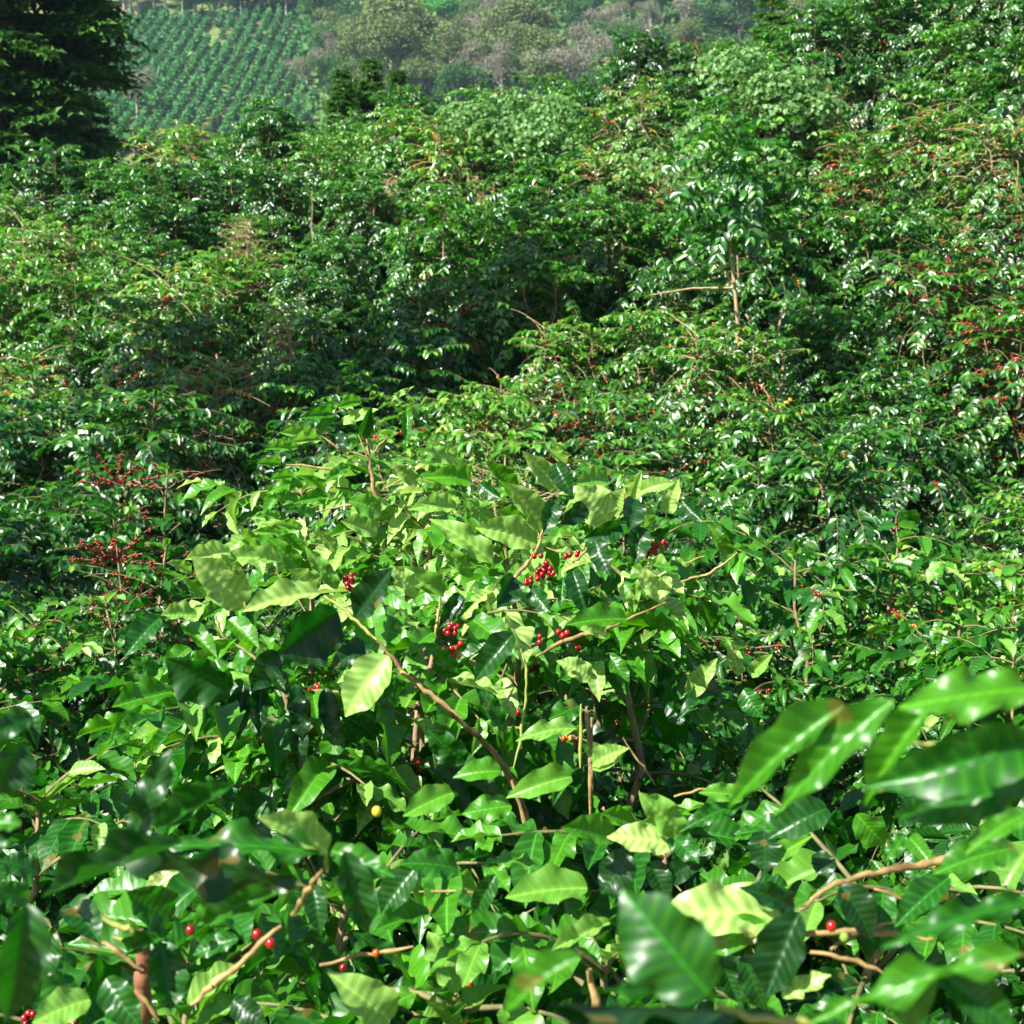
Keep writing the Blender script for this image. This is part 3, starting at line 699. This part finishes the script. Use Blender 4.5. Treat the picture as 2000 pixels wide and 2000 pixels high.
twigo('branch', 'twig', r7_, 8, [(300,200),(295,580)], 2.5, .005, .007, b7)
twigo('branch', 'twig', r7_, 8, [(420,275),(480,360),(540,450)], 2.6, .003, .004, b7)
twigo('young_branch', 'greentwig', r7_, 8, [(760,1280),(900,1330),(1100,1352),(1500,1500)], .78, .0035, .0045, b7)
twigo('young_branch', 'greentwig', r7_, 8, [(1340,468),(1600,475),(1932,490)], .93, .002, .003, b7)
twigo('young_branch', 'greentwig', r7_, 8, [(1500,290),(1640,290),(1760,300),(1932,250)], .92, .002, .003, b7)
# traced cherries
for (u, v, n) in [(715,860,5),(750,840,5),(765,870,5),(735,885,6),(700,890,4),(672,920,4),(650,930,3),(860,800,4),(908,772,2),(1310,745,9),(1290,765,6),(1380,718,3),(688,790,2)]:
    cluster(r2_, 6, u, v, 2.97, n, .15, b2)
for (u, v, n, t) in [(205,1190,7,.1),(240,1180,5,.3),(215,1300,5,.45),(250,1270,4,.4),(255,1310,3,.6),(845,1755,7,.68),(880,1775,5,.7),(825,1195,3,.3),(710,1245,2,.3)]:
    cluster(r1_, 6, u, v, 2.62, n, t, b1)
for (u, v, n, t) in [(1325,1060,7,.1),(1330,1085,4,.2)]: cluster(r1_, 5, u, v, 2.7, n, t, b1)
for (u, v, t, rr) in [(970,1015,.2,.0105),(1022,1047,.3,.0095),(720,998,.15,.008),(1296,1140,.45,.007),(1420,1085,.7,.007),(1420,550,1.0,.009)]:
    cluster(r4_, 7, u, v, 1.48 if u < 1100 else 1.7, 1, t, b4, rad=rr*.64, spread=.0005, name='cherry')
for (u, v, t) in [(1608,873,.3),(1632,865,.92),(1255,1026,.9),(1205,985,.4)]:
    cluster(r7_, 8, u, v, 1.5, 1, t, b7, rad=.0055, spread=.0005, name='cherry')

# ------------------------------------------------------------------ slim trunk on the slope, dead twiggy shrubs, stakes, vines, grass
def slim_tree(px, py0, py1, d, lean, label, r0=.030, crown=True, seed=1, limbs=3):
    b = P(px, py1, d); g = float(ground(b[0], d)); top = P(px+lean, py0, d)
    base = np.array([b[0], d, g-.05])
    root = empty('slim_tree', tuple(base), label, 'tree')
    r = np.random.default_rng(seed); tb = Tubes(); n = 9
    pts = np.array([base*(1-t)+top*t+np.array([r.normal()*.03*(0 < t < 1), r.normal()*.03, 0]) for t in np.linspace(0, 1, n)])-base
    tb.add(pts, r0, r0*.45, 7, .1); link('trunk', tb.mesh('trunk', M['drytwig']), root)
    t2 = Tubes()
    for k in range(limbs):
        q = pts[r.integers(3, n-1)]; a = r.uniform(0, 6.28); l = r.uniform(.4, .9)
        dv = np.array([math.cos(a), math.sin(a)*.4, r.uniform(-.1, .5)])
        t2.add([q, q+dv*l*.5+np.array([0, 0, .03]), q+dv*l], .012, .004, 4)
    if limbs: link('branchwork', t2.mesh('limb', M['drytwig']), root)
    if crown:
        L, st, tw, _ = gen_shrub(r, H=1.3, Rr=.8, nst=2, lod='lo', tonebase=.22)
        L.p = [p+pts[-1]-np.array([0, 0, .5]) for p in L.p]
        link('crown', L.mesh('crown', 'lo', M['leaf_far'], r), root)
    return root
slim_tree(1468, 400, 690, 13.0, -40, 'tall slim pale trunk rising bare through the coffee on the right slope', seed=3)
slim_tree(1528, 600, 670, 13.2, 4, 'short pale trunk just right of the tall slim pale trunk', r0=.022, crown=False, seed=4, limbs=1)
slim_tree(610, 372, 415, 18.5, 0, 'thin wooden stake in the pale grassy gap near the crest', r0=.012, crown=False, seed=5, limbs=0)

def dead_shrub(px, py, d, w, label, seed):
    p = P(px, py, d); base = np.array([p[0], d, float(ground(p[0], d))-.03]); r = np.random.default_rng(seed)
    root = empty('dead_shrub', tuple(base), label, 'dead shrub', 'bare twiggy shrubs among the coffee')
    tb = Tubes(); tw = Tubes(); hz = p[2]-base[2]+.25*w
    for s in range(4):
        a = r.uniform(0, 6.28); tip = np.array([math.cos(a)*w*.3, math.sin(a)*w*.3, hz*r.uniform(.8, 1)])
        pts = np.array([tip*t+np.array([0, 0, 0])+r.normal(size=3)*.02*t for t in np.linspace(0, 1, 7)]); tb.add(pts, .02, .006, 5)
        for k in range(46):
            t = r.uniform(.35, 1); q = tip*t; a2 = r.uniform(0, 6.28); l = w*r.uniform(.25, .55)*(1.2-t*.5)
            dv = np.array([math.cos(a2), math.sin(a2), r.uniform(-.1, .55)])
            e = q+dv*l; tw.add([q, q+dv*l*.5+r.normal(size=3)*.02, e+np.array([0, 0, -.1*l])], .006, .0025, 3)
            for _ in range(2):
                m = q+dv*l*r.uniform(.4, .9); tw.add([m, m+nrm(dv+r.normal(size=3)*.7)*l*.3], .003, .002, 3)
    link('stem', tb.mesh('stem', M['drytwig']), root); link('branchwork', tw.mesh('branchwork', M['drytwig']), root)
for k, (px, py, d, w, lb) in enumerate([
    (485, 440, 17.5, .9, 'bare orange-brown twiggy shrub standing in the pale patch of the left slope'),
    (740, 340, 19.5, .8, 'bare twiggy shrub below the crest left of centre'),
    (1640, 215, 19.0, .9, 'bare reddish twiggy shrub beside the pale vine on the upper right slope'),
    (1295, 325, 18.0, .7, 'bare tangled shrub under the lower pale vine patch'),
    (380, 790, 11.8, .7, 'bare brown twiggy shrub at left above the dark shaded hollow'),
    (540, 590, 14.5, .7, 'bare orange twiggy shrub at left of the dark shaded patch'),
    (950, 345, 19.5, .5, 'small bare pale twiggy shrub below the crest near the centre'),
    (1000, 880, 8.8, .8, 'bare grey tangled twigs right behind the pale leaved front shrubs')]):
    dead_shrub(px, py, d, w*.8, lb, 200+k)

def vine(px, py, d, w, h, label, seed, n=1500):
    c = P(px, py, d); r = np.random.default_rng(seed); base = np.array([c[0], c[1], float(ground(c[0], d))])
    root = empty('climbing_vine', tuple(base), label, 'vine', 'pale vines smothering coffee shrubs')
    L = Leaves(); cl = c-base
    bl = [(r.normal()*w*.30, r.normal()*.15+.25*q_, r.normal()*h*.16+h*.25*q_-.15, r.uniform(.22, .42)) for q_ in (-1, -.6, -.3, 0, .2, .5, .8, 1, -.8, .1, .6)]
    for _ in range(n):
        u = r.uniform(0, 1)**.5; a = r.uniform(0, 6.28)
        bx_, by_, bz_, br_ = bl[r.integers(len(bl))]
        dv_ = nrm(r.normal(size=3)); dv_[1] = -abs(dv_[1]); dv_[2] = dv_[2] if dv_[2] > -.4 else -dv_[2]
        x = bx_+dv_[0]*br_; zz = bz_+dv_[2]*br_*.8-.12*(r.random() < .2)
        y = by_+dv_[1]*br_*.9-.15
        nn = dv_+np.array([0, 0, .4])+r.normal(size=3)*.45
        L.add(cl+np.array([x, y, zz]), np.array([r.normal(), r.normal()*.5, -.8]), nn, r.uniform(.05, .085), r.uniform(.05, .08), r.uniform(.2, 1))
    link('foliage', L.mesh('vine', 'lo', M['vine'], r), root)
    tb = Tubes()
    for _ in range(8):
        x = r.uniform(-.35, .35)*w
        tb.add([np.array([x*.3, 0, .05]), cl*.6+np.array([x*.8, 0, 0]), cl+np.array([x, -.2, h*.2])], .008, .003, 4)
    link('stem', tb.mesh('vine_stem', M['twig']), root)
vine(1075, 265, 19.5, 1.0, .75, 'pale green round-leaved vine over a shrub on the crest at centre', 1)
vine(1510, 175, 18.5, 1.3, .8, 'large pale green vine blanket over shrubs on the upper right slope', 2, 2200)
vine(1390, 300, 17.2, .9, .65, 'smaller pale vine patch below the large vine blanket', 3, 1200)
vine(960, 215, 20.5, .8, .5, 'pale round-leaved vine mound on the crest line left of centre', 4, 900)

def grass_patch(px, py, d, w, dp, label, seed, n=2600, dry=.3):
    c = P(px, py, d); r = np.random.default_rng(seed); L = Leaves()
    for _ in range(n):
        x = c[0]+r.normal()*w/2.6; y = d+r.normal()*dp/2.6; z = float(ground(x, y))
        hh = r.uniform(.15, .5); L.add(np.array([x, y, z]), np.array([r.normal()*.5, r.normal()*.5, 1.]), np.array([r.normal(), -1, .3]), hh, .02, np.clip(r.uniform(0, .7)+dry*(r.random() < .4), 0, 1))
    o = link('grass', L.mesh('grass', 'lo', M['grass'], r)); o['kind'] = 'stuff'; o['label'] = label; o['category'] = 'grass'
grass_patch(610, 410, 18.3, 1.5, 1.6, 'bright pale grass in a gap between shrubs near the crest', 11)
grass_patch(400, 530, 15.4, 1.5, 1.6, 'yellow-green grass among shrubs on the left slope', 12, dry=.6)
grass_patch(750, 570, 14.6, 1.6, 1.4, 'dry straw-coloured grass in a gap on the slope', 13, dry=1)

# ------------------------------------------------------------------ ground sheet
xs = np.unique(np.concatenate([np.linspace(-700, -60, 40), np.linspace(-60, 60, 161), np.linspace(60, 700, 40)]))
ys = np.unique(np.concatenate([np.linspace(-120, -6, 16), np.linspace(-6, 32, 77), np.linspace(32, 130, 50), np.linspace(130, 420, 110), np.linspace(420, 900, 30)]))
gx, gy = np.meshgrid(xs, ys, indexing='ij')
gz = ground(gx, gy)
W = len(ys); i = np.arange(len(xs)-1)[:, None]*W+np.arange(W-1)[None]
m, nt, out = newmat('hillside_soil')
geo = N(nt, 'ShaderNodeNewGeometry')
n1 = N(nt, 'ShaderNodeTexNoise'); n1.inputs['Scale'].default_value = .35; n1.inputs['Detail'].default_value = 8
n2 = N(nt, 'ShaderNodeTexNoise'); n2.inputs['Scale'].default_value = 7; n2.inputs['Detail'].default_value = 6
nt.links.new(geo.outputs['Position'], n1.inputs['Vector']); nt.links.new(geo.outputs['Position'], n2.inputs['Vector'])
grn = mixc(nt, n2.outputs['Fac'], (.06, .10, .022), (.19, .22, .07))
soil = mixc(nt, n2.outputs['Fac'], (.07, .045, .025), (.22, .16, .09))
f = math_(nt, 'MULTIPLY', math_(nt, 'SUBTRACT', n1.outputs['Fac'], .52), 9, True)
col = mixc(nt, f, grn, soil)
bs = N(nt, 'ShaderNodeBsdfPrincipled'); bs.inputs['Roughness'].default_value = .95; bs.inputs['Specular IOR Level'].default_value = .1
nt.links.new(col, bs.inputs['Base Color'])
bp_ = N(nt, 'ShaderNodeBump'); bp_.inputs['Strength'].default_value = .6; bp_.inputs['Distance'].default_value = .05
nt.links.new(n2.outputs['Fac'], bp_.inputs['Height']); nt.links.new(bp_.outputs[0], bs.inputs['Normal'])
nt.links.new(bs.outputs[0], out.inputs['Surface'])
g = link('ground', make_mesh('ground', np.stack([gx, gy, gz], -1).reshape(-1, 3), np.stack([i, i+W, i+W+1, i+1], -1).reshape(-1, 4), m))
g['kind'] = 'structure'

# ------------------------------------------------------------------ far trees
def crown_mesh(seed, shape, mat, nl=5200, size=.38):
    """unit tree: 1 m crown radius scaled later; built at real size about 5 m radius"""
    r = np.random.default_rng(seed); L = Leaves(); Rc = 5.0
    if shape == 'round': blobs = [(r.normal()*1.9, r.normal()*1.9, 7+r.normal()*1.5, r.uniform(1.6, 2.7)) for _ in range(13)]
    elif shape == 'tall': blobs = [(r.normal()*1.1, r.normal()*1.1, 4+k*.85, r.uniform(1.2, 2.1)) for k in range(12)]
    elif shape == 'flat': blobs = [(r.normal()*2.6, r.normal()*2.6, 7.5+r.normal()*.5, r.uniform(1.3, 2.0)) for _ in range(15)]
    else: blobs = [(r.normal()*1.7, r.normal()*1.7, 7+r.normal()*1.6, r.uniform(1.5, 2.4)) for _ in range(11)]
    vol = np.array([b[3]**2 for b in blobs]); vol = vol/vol.sum()
    for b, v in zip(blobs, vol):
        tb_ = r.uniform(-.12, .12)
        for _ in range(int(nl*v)):
            dv = r.normal(size=3); dv /= np.linalg.norm(dv)
            if dv[2] < -.5: dv[2] *= -.5
            rad = b[3]*r.uniform(.72, 1.08)
            p = np.array(b[:3])+dv*rad*np.array([1, 1, .85])
            s = size*r.uniform(.6, 1.3)
            L.add(p, r.normal(size=3), dv+r.normal(size=3)*.5, s, s*.8, np.clip(.45+tb_+r.normal()*.2, 0, 1))
    return L.mesh('crown', 'tiny', mat, r), blobs
def twig_crown(seed, mat):
    r = np.random.default_rng(seed); me, blobs = crown_mesh(seed, 'bare', mat, 4200, .26); return me, blobs
def tree_proto(seed, shape, matk):
    if shape == 'bare': me, blobs = twig_crown(seed, M[matk])
    else: me, blobs = crown_mesh(seed, shape, M[matk])
    r = np.random.default_rng(seed+500); tb = Tubes()
    tb.add([(0, 0, -1.5), (.1, 0, 2), (0, .1, 5), (0, 0, 7)], .32, .14, 6, .1)
    for b in blobs[:9]:
        t0 = r.uniform(2.5, 5.5); e = np.array(b[:3]); s0 = np.array([0, 0, t0])
        tb.add([s0, s0*.5+e*.5+np.array([0, 0, -.3]), e+np.array([0, 0, b[3]*.5])], .12, .04, 4)
        if shape == 'bare':
            for _ in range(6):
                dv = nrm(r.normal(size=3)+np.array([0, 0, .5])); tb.add([e, e+dv*b[3]*.95], .05, .02, 3)
    return me, tb.mesh('trunk', M['grey'])
TP = {'green': [tree_proto(300+k, 'round', 'c_green') for k in range(3)], 'olive': [tree_proto(310+k, 'round', 'c_olive') for k in range(3)],
      'grey': [tree_proto(320+k, 'bare', 'c_grey') for k in range(3)], 'lime': [tree_proto(330, 'flat', 'c_lime')], 'dark': [tree_proto(340+k, 'tall', 'c_dark') for k in range(2)]}
TD = {'green': 'round green tree', 'olive': 'olive-brown bushy tree', 'grey': 'grey-brown leafless tree', 'lime': 'bright green flat-topped tree', 'dark': 'narrow dark green tree'}
trees = []   # (px, py crown centre, crown width px, kind)
HAND = [(268, 190, 72, 'grey', 'pale grey leafless tree at the foot of the striped field beside the dark conifer'),
        (600, 150, 62, 'grey', 'grey-brown leafless tree on the right edge of the striped field'),
        (255, 5, 55, 'grey', 'tall bare pale-trunked tree above the top left of the striped field'),
        (865, 45, 75, 'lime', 'bright green flat-topped tree high on the wooded slope'),
        (780, 90, 150, 'olive', None), (770, 130, 120, 'olive', None), (700, 125, 90, 'olive', None), (880, 130, 110, 'olive', None), (930, 150, 90, 'grey', None),
        (1020, 60, 110, 'olive', None), (1040, 110, 110, 'olive', None), (1110, 150, 120, 'grey', None), (1140, 110, 90, 'grey', None), (1190, 60, 75, 'grey', None),
        (1130, 40, 60, 'green', None), (1270, 60, 60, 'grey', None), (1340, 55, 75, 'grey', None), (1280, 130, 70, 'grey', None), (980, 160, 80, 'grey', None),
        (650, 60, 60, 'olive', None), (640, 95, 60, 'green', None), (660, 110, 55, 'grey', None), (690, 60, 70, 'green', None), (720, 30, 80, 'green', None),
        (565, 262, 40, 'grey', 'small grey rounded tree peeping over the crest notch'), (1060, 175, 90, 'olive', None), (820, 165, 90, 'olive', None), (1230, 20, 80, 'dark', None), (1380, 20, 70, 'dark', None),
        (930, 60, 70, 'olive', None), (560, 3, 60, 'olive', None)]
occupied = [(t[0], t[1], t[2]) for t in HAND]
for t in HAND: trees.append(t)
rr = random.Random(5)
yy = -75
while yy < 215:
    xx = 625+rr.uniform(-20, 20)
    while xx < 1660:
        px = xx+rr.uniform(-22, 22); py = yy+rr.uniform(-14, 14)
        w = rr.uniform(55, 95)
        if not any((px-a)**2+((py-b)*1.3)**2 < (.30*(w+c))**2 for a, b, c in occupied) and not (px > 1330 and py > 120):
            u = rr.random(); hi = py < 10
            k = ('dark' if u < .3 else 'green') if hi and u < .85 else ('green' if u < .42 else 'olive' if u < .66 else 'grey' if u < .86 else 'dark' if u < .93 else 'lime')
            trees.append((px, py, w, k, None)); occupied.append((px, py, w))
        xx += 58
    yy += 33
for px in range(205, 640, 30): trees.append((px+rr.uniform(-8, 8), -2+(px < 330)*-12+rr.uniform(-6, 8), rr.uniform(50, 70), rr.choice(['dark', 'green', 'dark']), None))
for px in range(190, 640, 34): trees.append((px+rr.uniform(-8, 8), -70+rr.uniform(-6, 8), rr.uniform(60, 80), rr.choice(['dark', 'green', 'green']), None))
for px in range(330, 640, 30): trees.append((px+rr.uniform(-8, 8), 268+rr.uniform(-6, 6), rr.uniform(24, 38), rr.choice(['green', 'dark', 'olive']), None))
BAND = [(-999, -30, 'beyond the top edge'), (-30, 20, 'along the top edge'), (20, 70, 'high on the wooded slope'), (70, 120, 'halfway up the wooded slope'), (120, 175, 'low on the wooded slope'), (175, 999, 'at the foot of the far slope')]
placed = {}
firstuse = set()
for (px, py, w, k, lb) in sorted(trees, key=lambda t: t[0]):
    h = hit(px, py+w*.55)
    if h is None: continue
    dist = h[1]; s = w*dist/FPX/8.6
    mi = rr.randrange(len(TP[k])); cm, tm = TP[k][mi]
    band = next(b[2] for b in BAND if b[0] <= py < b[1])
    if lb is None:
        n = placed.get((k, band), 0); placed[(k, band)] = n+1
        lb = '%s %s from the left, %s' % (ORD[n], TD[k], band)
    root = empty('leafless_tree' if k == 'grey' else 'broadleaf_tree', tuple(h), lb, 'tree', 'trees on the far wooded slope', rr.uniform(0, 6.28))
    root.scale = (s*rr.uniform(.9, 1.15), s*rr.uniform(.9, 1.15), s*rr.uniform(.85, 1.1))
    link('crown', cm, root); link('trunk', tm, root)

# undergrowth over the far slope
L = Leaves(); r = np.random.default_rng(77)
n = 60000
X_ = r.uniform(-70, 110, n); D_ = r.uniform(150, 400, n)
PX = 1000+X_/D_*FPX
Z0_ = ground(X_, D_)
PY = np.array([proj((a_, b_, c_))[1] for a_, b_, c_ in zip(X_, D_, Z0_)])
keep = ((PX > 600) & (PX < 1900)) | ((PX > 150) & (PY < 24)) | (PX <= 600) & (PX > 180) & (r.random(n) < .04)
X_ = X_[keep]; D_ = D_[keep]; Z_ = ground(X_, D_)
for x, dd, z in zip(X_, D_, Z_):
    s = r.uniform(.8, 1.9); L.add(np.array([x, dd, z+r.uniform(0, 1.8)]), r.normal(size=3), np.array([0, -.5, 1.])+r.normal(size=3)*.6, s, s*.8, r.uniform(.1, .9))
o = link('undergrowth', L.mesh('undergrowth', 'tiny', M['c_green'], r)); o['kind'] = 'stuff'; o['label'] = 'low green undergrowth between the trees of the far slope'; o['category'] = 'undergrowth'

# ------------------------------------------------------------------ striped coffee field on the far slope
def row_mesh(seed):
    r = np.random.default_rng(seed); L = Leaves()
    for _ in range(110):
        dv = r.normal(size=3); dv /= np.linalg.norm(dv); dv[2] = abs(dv[2])
        s = r.uniform(.22, .45); L.add(np.array([0, 0, .45])+dv*np.array([.52, .52, .95])*r.uniform(.75, 1.1), r.normal(size=3), dv+r.normal(size=3)*.4, s, s*.7, r.uniform(.1, .95))
    return L
PL = [row_mesh(400+k) for k in range(4)]
PM = [p.mesh('foliage', 'tiny', M['c_row'], np.random.default_rng(9)) for p in PL]
tbs = Tubes(); tbs.add([(0, 0, -.1), (0, 0, .8)], .03, .02, 4); stem_far = tbs.mesh('stem', M['bark'])
a = hit(290, 222); b = hit(393, 67); rd = (b-a)[:2]; rd = rd/np.linalg.norm(rd); nd = np.array([rd[1], -rd[0]])
cands = []
for k in range(-26, 40):
    o0 = a[:2]+nd*k*2.35
    for s in np.arange(-70, 190, .95):
        q = o0+rd*s
        if q[1] < 150 or q[1] > 420: continue
        z = float(ground(q[0], q[1])); px, py, _ = proj((q[0], q[1], z+.6))
        top = 20+max(0, 300-px)*.35+12*math.sin(px*.02)
        right = 625-(py-60)*.10
        if px < 110 or px > right+8*math.sin(py*.07) or py < top or py > 300: continue
        if rr.random() < .06 or (400 < px < 450 and 50 < py < 85 and rr.random() < .6): continue
        cands.append((py, px, q[0]+rr.uniform(-.12, .12), q[1]+rr.uniform(-.12, .12), z, rr.uniform(.8, 1.25), rr.randrange(4)))
cands.sort(reverse=True)
near_total = sum(len(r_) for r_ in spots)+13
# shrubs low down the field, nearest to the viewer, as individuals; rows further up as one mass
vis = [c for c in cands if c[0] < 262-max(0, (c[1]-450))*.15]
vis_ids = set(id(c) for c in vis[:max(0, 298-near_total)])
rest = Leaves()
for c in cands:
    py, px, x, y, z, s, k = c
    if id(c) in vis_ids:
        root = empty('coffee_shrub', (x, y, z), 'tiny round coffee shrub in the lowest lines of the striped far field', 'shrub', 'coffee shrubs in the lowest lines of the far field', rr.uniform(0, 6.28))
        root.scale = (s, s, s); link('foliage', PM[k], root); link('stem', stem_far, root)
    else:
        Lk = PL[k]; ca, sa = math.cos(x*37), math.sin(x*37); Rm = np.array([[ca, -sa, 0], [sa, ca, 0], [0, 0, 1]])
        off = np.array([x, y, z]); tt = rr.uniform(-.2, .2)
        for i_ in range(0, len(Lk.p), 2):
            rest.add(Rm@Lk.p[i_]*s+off, Rm@Lk.x[i_], Rm@Lk.n[i_], Lk.l[i_]*s*1.5, Lk.w[i_]*s*1.5, min(1, max(0, Lk.t[i_]+tt)))
o = link('far_coffee_rows', rest.mesh('far_coffee_rows', 'tiny', M['c_row'], r)); o['kind'] = 'stuff'; o['label'] = 'lines of small coffee shrubs striping the upper far field'; o['category'] = 'crop rows'
print('near shrubs', near_total, 'far cands', len(cands), 'trees', len(trees))

# ------------------------------------------------------------------ big conifer at the left and smaller ones behind the crest
def conifer(px, d, ztop, rad, label, seed, nb=150, spray=.55, zbase=None, droop=.25, tone=.45, bottom=.0, name='conifer_tree', prof=(.85, 1, .85, .5, .06)):
    c = P(px, 300, d); g = float(ground(c[0], d)); base = np.array([c[0], d, g-.1]); H = ztop-base[2]
    root = empty(name, tuple(base), label, 'tree'); r = np.random.default_rng(seed)
    tb = Tubes(); tb.add([(0, 0, 0), (.05, 0, H*.5), (0, 0, H*.98)], rad*.09+.03, .02, 7); link('trunk', tb.mesh('trunk', M['bark']), root)
    L = Leaves(); bt = Tubes()
    for k in range(nb):
        t = r.uniform(bottom, 1)**.9; z = H*t
        rl = rad*np.interp(t, [0, .25, .6, .85, 1], prof)*r.uniform(.7, 1.1)
        az = r.uniform(0, 6.28); dx = np.array([math.cos(az), math.sin(az), 0]); rise = r.uniform(.05, .3)
        pts = [np.array([0, 0, z])+dx*rl*s+np.array([0, 0, (rise*s-droop*s*s)*rl]) for s in (0, .35, .7, 1)]
        bt.add(pts, .02+rad*.006, .006, 4)
        nsp = int(18*rl/rad)+5
        for q in range(nsp):
            s = r.uniform(.35, 1.0); pc = np.array([0, 0, z])+dx*rl*s+np.array([0, 0, (rise*s-droop*s*s)*rl])
            side = np.array([-dx[1], dx[0], 0])*r.choice([-1, 1]); out_ = nrm(dx*r.uniform(.5, 1.2)+side*r.uniform(.1, 1)+np.array([0, 0, r.uniform(-.25, .2)]))
            ln = spray*r.uniform(.5, 1.1)
            for m_ in range(11):
                f_ = m_/10; pp = pc+out_*ln*f_+np.array([0, 0, -.16*ln*f_*f_])
                sd = np.cross(out_, [0, 0, 1.])*(1 if m_ % 2 else -1)
                X = out_*.7+sd*.8+r.normal(size=3)*.25
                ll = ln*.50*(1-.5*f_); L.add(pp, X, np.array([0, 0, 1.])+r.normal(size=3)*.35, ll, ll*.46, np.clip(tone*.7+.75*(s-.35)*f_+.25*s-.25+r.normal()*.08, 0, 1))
    link('branchwork', bt.mesh('limb', M['bark']), root)
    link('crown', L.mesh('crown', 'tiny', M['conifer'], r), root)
    return root
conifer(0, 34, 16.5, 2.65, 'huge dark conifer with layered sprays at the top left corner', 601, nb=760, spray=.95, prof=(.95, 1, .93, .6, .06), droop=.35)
conifer(-830, 10.3, 11.7, 1.05, 'tall unseen conifer added past the left edge to shade the slope', 605, nb=170, spray=.5, bottom=.46)  # unseen tree, added to cast the dark band over the slope
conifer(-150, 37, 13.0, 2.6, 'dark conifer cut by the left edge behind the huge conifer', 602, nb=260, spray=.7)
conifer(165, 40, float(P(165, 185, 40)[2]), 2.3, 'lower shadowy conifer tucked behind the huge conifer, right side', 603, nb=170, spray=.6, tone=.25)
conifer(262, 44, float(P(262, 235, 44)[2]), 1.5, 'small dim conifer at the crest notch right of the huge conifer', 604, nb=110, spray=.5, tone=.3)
for k, (px, py, d, rad, lb) in enumerate([
    (668, 132, 27, .26, 'small upright conifer on the crest, leftmost of a little group'),
    (728, 118, 27.5, .30, 'brightest and tallest small conifer of the little crest group'),
    (692, 148, 28, .24, 'short conifer in the middle of the little crest group'),
    (778, 140, 27, .2, 'thin spiky conifer at the right end of the little crest group'),
    (1228, 80, 27, .30, 'lone conifer tip above the crest right of centre'),
    (1500, -45, 27, .38, 'conifer tip above the crest at the top right')]):
    conifer(px, d, float(P(px, py, d)[2]), rad, lb, 610+k, nb=140, spray=.20, tone=.75, bottom=.45)

# ------------------------------------------------------------------ air
HZ = True
if HZ:
    x0_, x1_, y0_, y1_, z0_, z1_ = -710, 710, -130, 910, float(gz.min())-1, float(gz.max())+16
    v = [(x, y, z) for x in (x0_, x1_) for y in (y0_, y1_) for z in (z0_, z1_)]
    q = [(0, 1, 3, 2), (4, 6, 7, 5), (0, 4, 5, 1), (2, 3, 7, 6), (0, 2, 6, 4), (1, 5, 7, 3)]
    m, nt, out = newmat('haze_air')
    pv = N(nt, 'ShaderNodeVolumePrincipled'); pv.inputs['Color'].default_value = (.50, .72, 1.0, 1); pv.inputs['Density'].default_value = .00022; pv.inputs['Anisotropy'].default_value = .2
    nt.links.new(pv.outputs[0], out.inputs['Volume'])
    hz = link('haze', make_mesh('haze', v, q, m, smooth=False)); hz['kind'] = 'stuff'; hz['label'] = 'thin bluish haze over the valley'; hz['category'] = 'haze'

# ------------------------------------------------------------------ light, camera, render
SUN_AZ = R(-128)      # measured from +Y (view direction), negative = to the left
SUN_EL = R(44)
sd = Vector((math.sin(SUN_AZ)*math.cos(SUN_EL), math.cos(SUN_AZ)*math.cos(SUN_EL), math.sin(SUN_EL)))
sun = bpy.data.lights.new('sun', 'SUN'); sun.energy = 5.0; sun.angle = R(.5); sun.color = (1, .96, .88)
so = bpy.data.objects.new('sun', sun); COL.objects.link(so); so.rotation_euler = sd.to_track_quat('Z', 'Y').to_euler(); so.location = (0, 0, 50)
w = bpy.data.worlds.new('World'); scene.world = w; w.use_nodes = True
nt = w.node_tree; nt.nodes.clear()
sky = nt.nodes.new('ShaderNodeTexSky'); sky.sky_type = 'NISHITA'; sky.sun_disc = False; sky.sun_elevation = SUN_EL; sky.sun_rotation = SUN_AZ
bg = nt.nodes.new('ShaderNodeBackground'); bg.inputs['Strength'].default_value = .05
wo = nt.nodes.new('ShaderNodeOutputWorld'); nt.links.new(sky.outputs[0], bg.inputs[0]); nt.links.new(bg.outputs[0], wo.inputs[0])
cam = bpy.data.cameras.new('camera'); co = bpy.data.objects.new('camera', cam); COL.objects.link(co)
cam.sensor_width = 24; cam.sensor_fit = 'HORIZONTAL'; cam.lens = 24*FPX/2000; cam.clip_start = .05; cam.clip_end = 3000
cam.dof.use_dof = True; cam.dof.focus_distance = 3.6; cam.dof.aperture_fstop = 6.3
co.location = tuple(CAM); co.rotation_euler = (math.pi/2-PITCH, 0, 0)
scene.camera = co
scene.view_settings.view_transform = 'Standard'; scene.view_settings.look = 'None'; scene.view_settings.exposure = 1.55; scene.view_settings.gamma = 1
scene.render.engine = 'CYCLES'
scene.cycles.max_bounces = 3; scene.cycles.diffuse_bounces = 1; scene.cycles.transmission_bounces = 2; scene.cycles.transparent_max_bounces = 8; scene.cycles.volume_bounces = 1
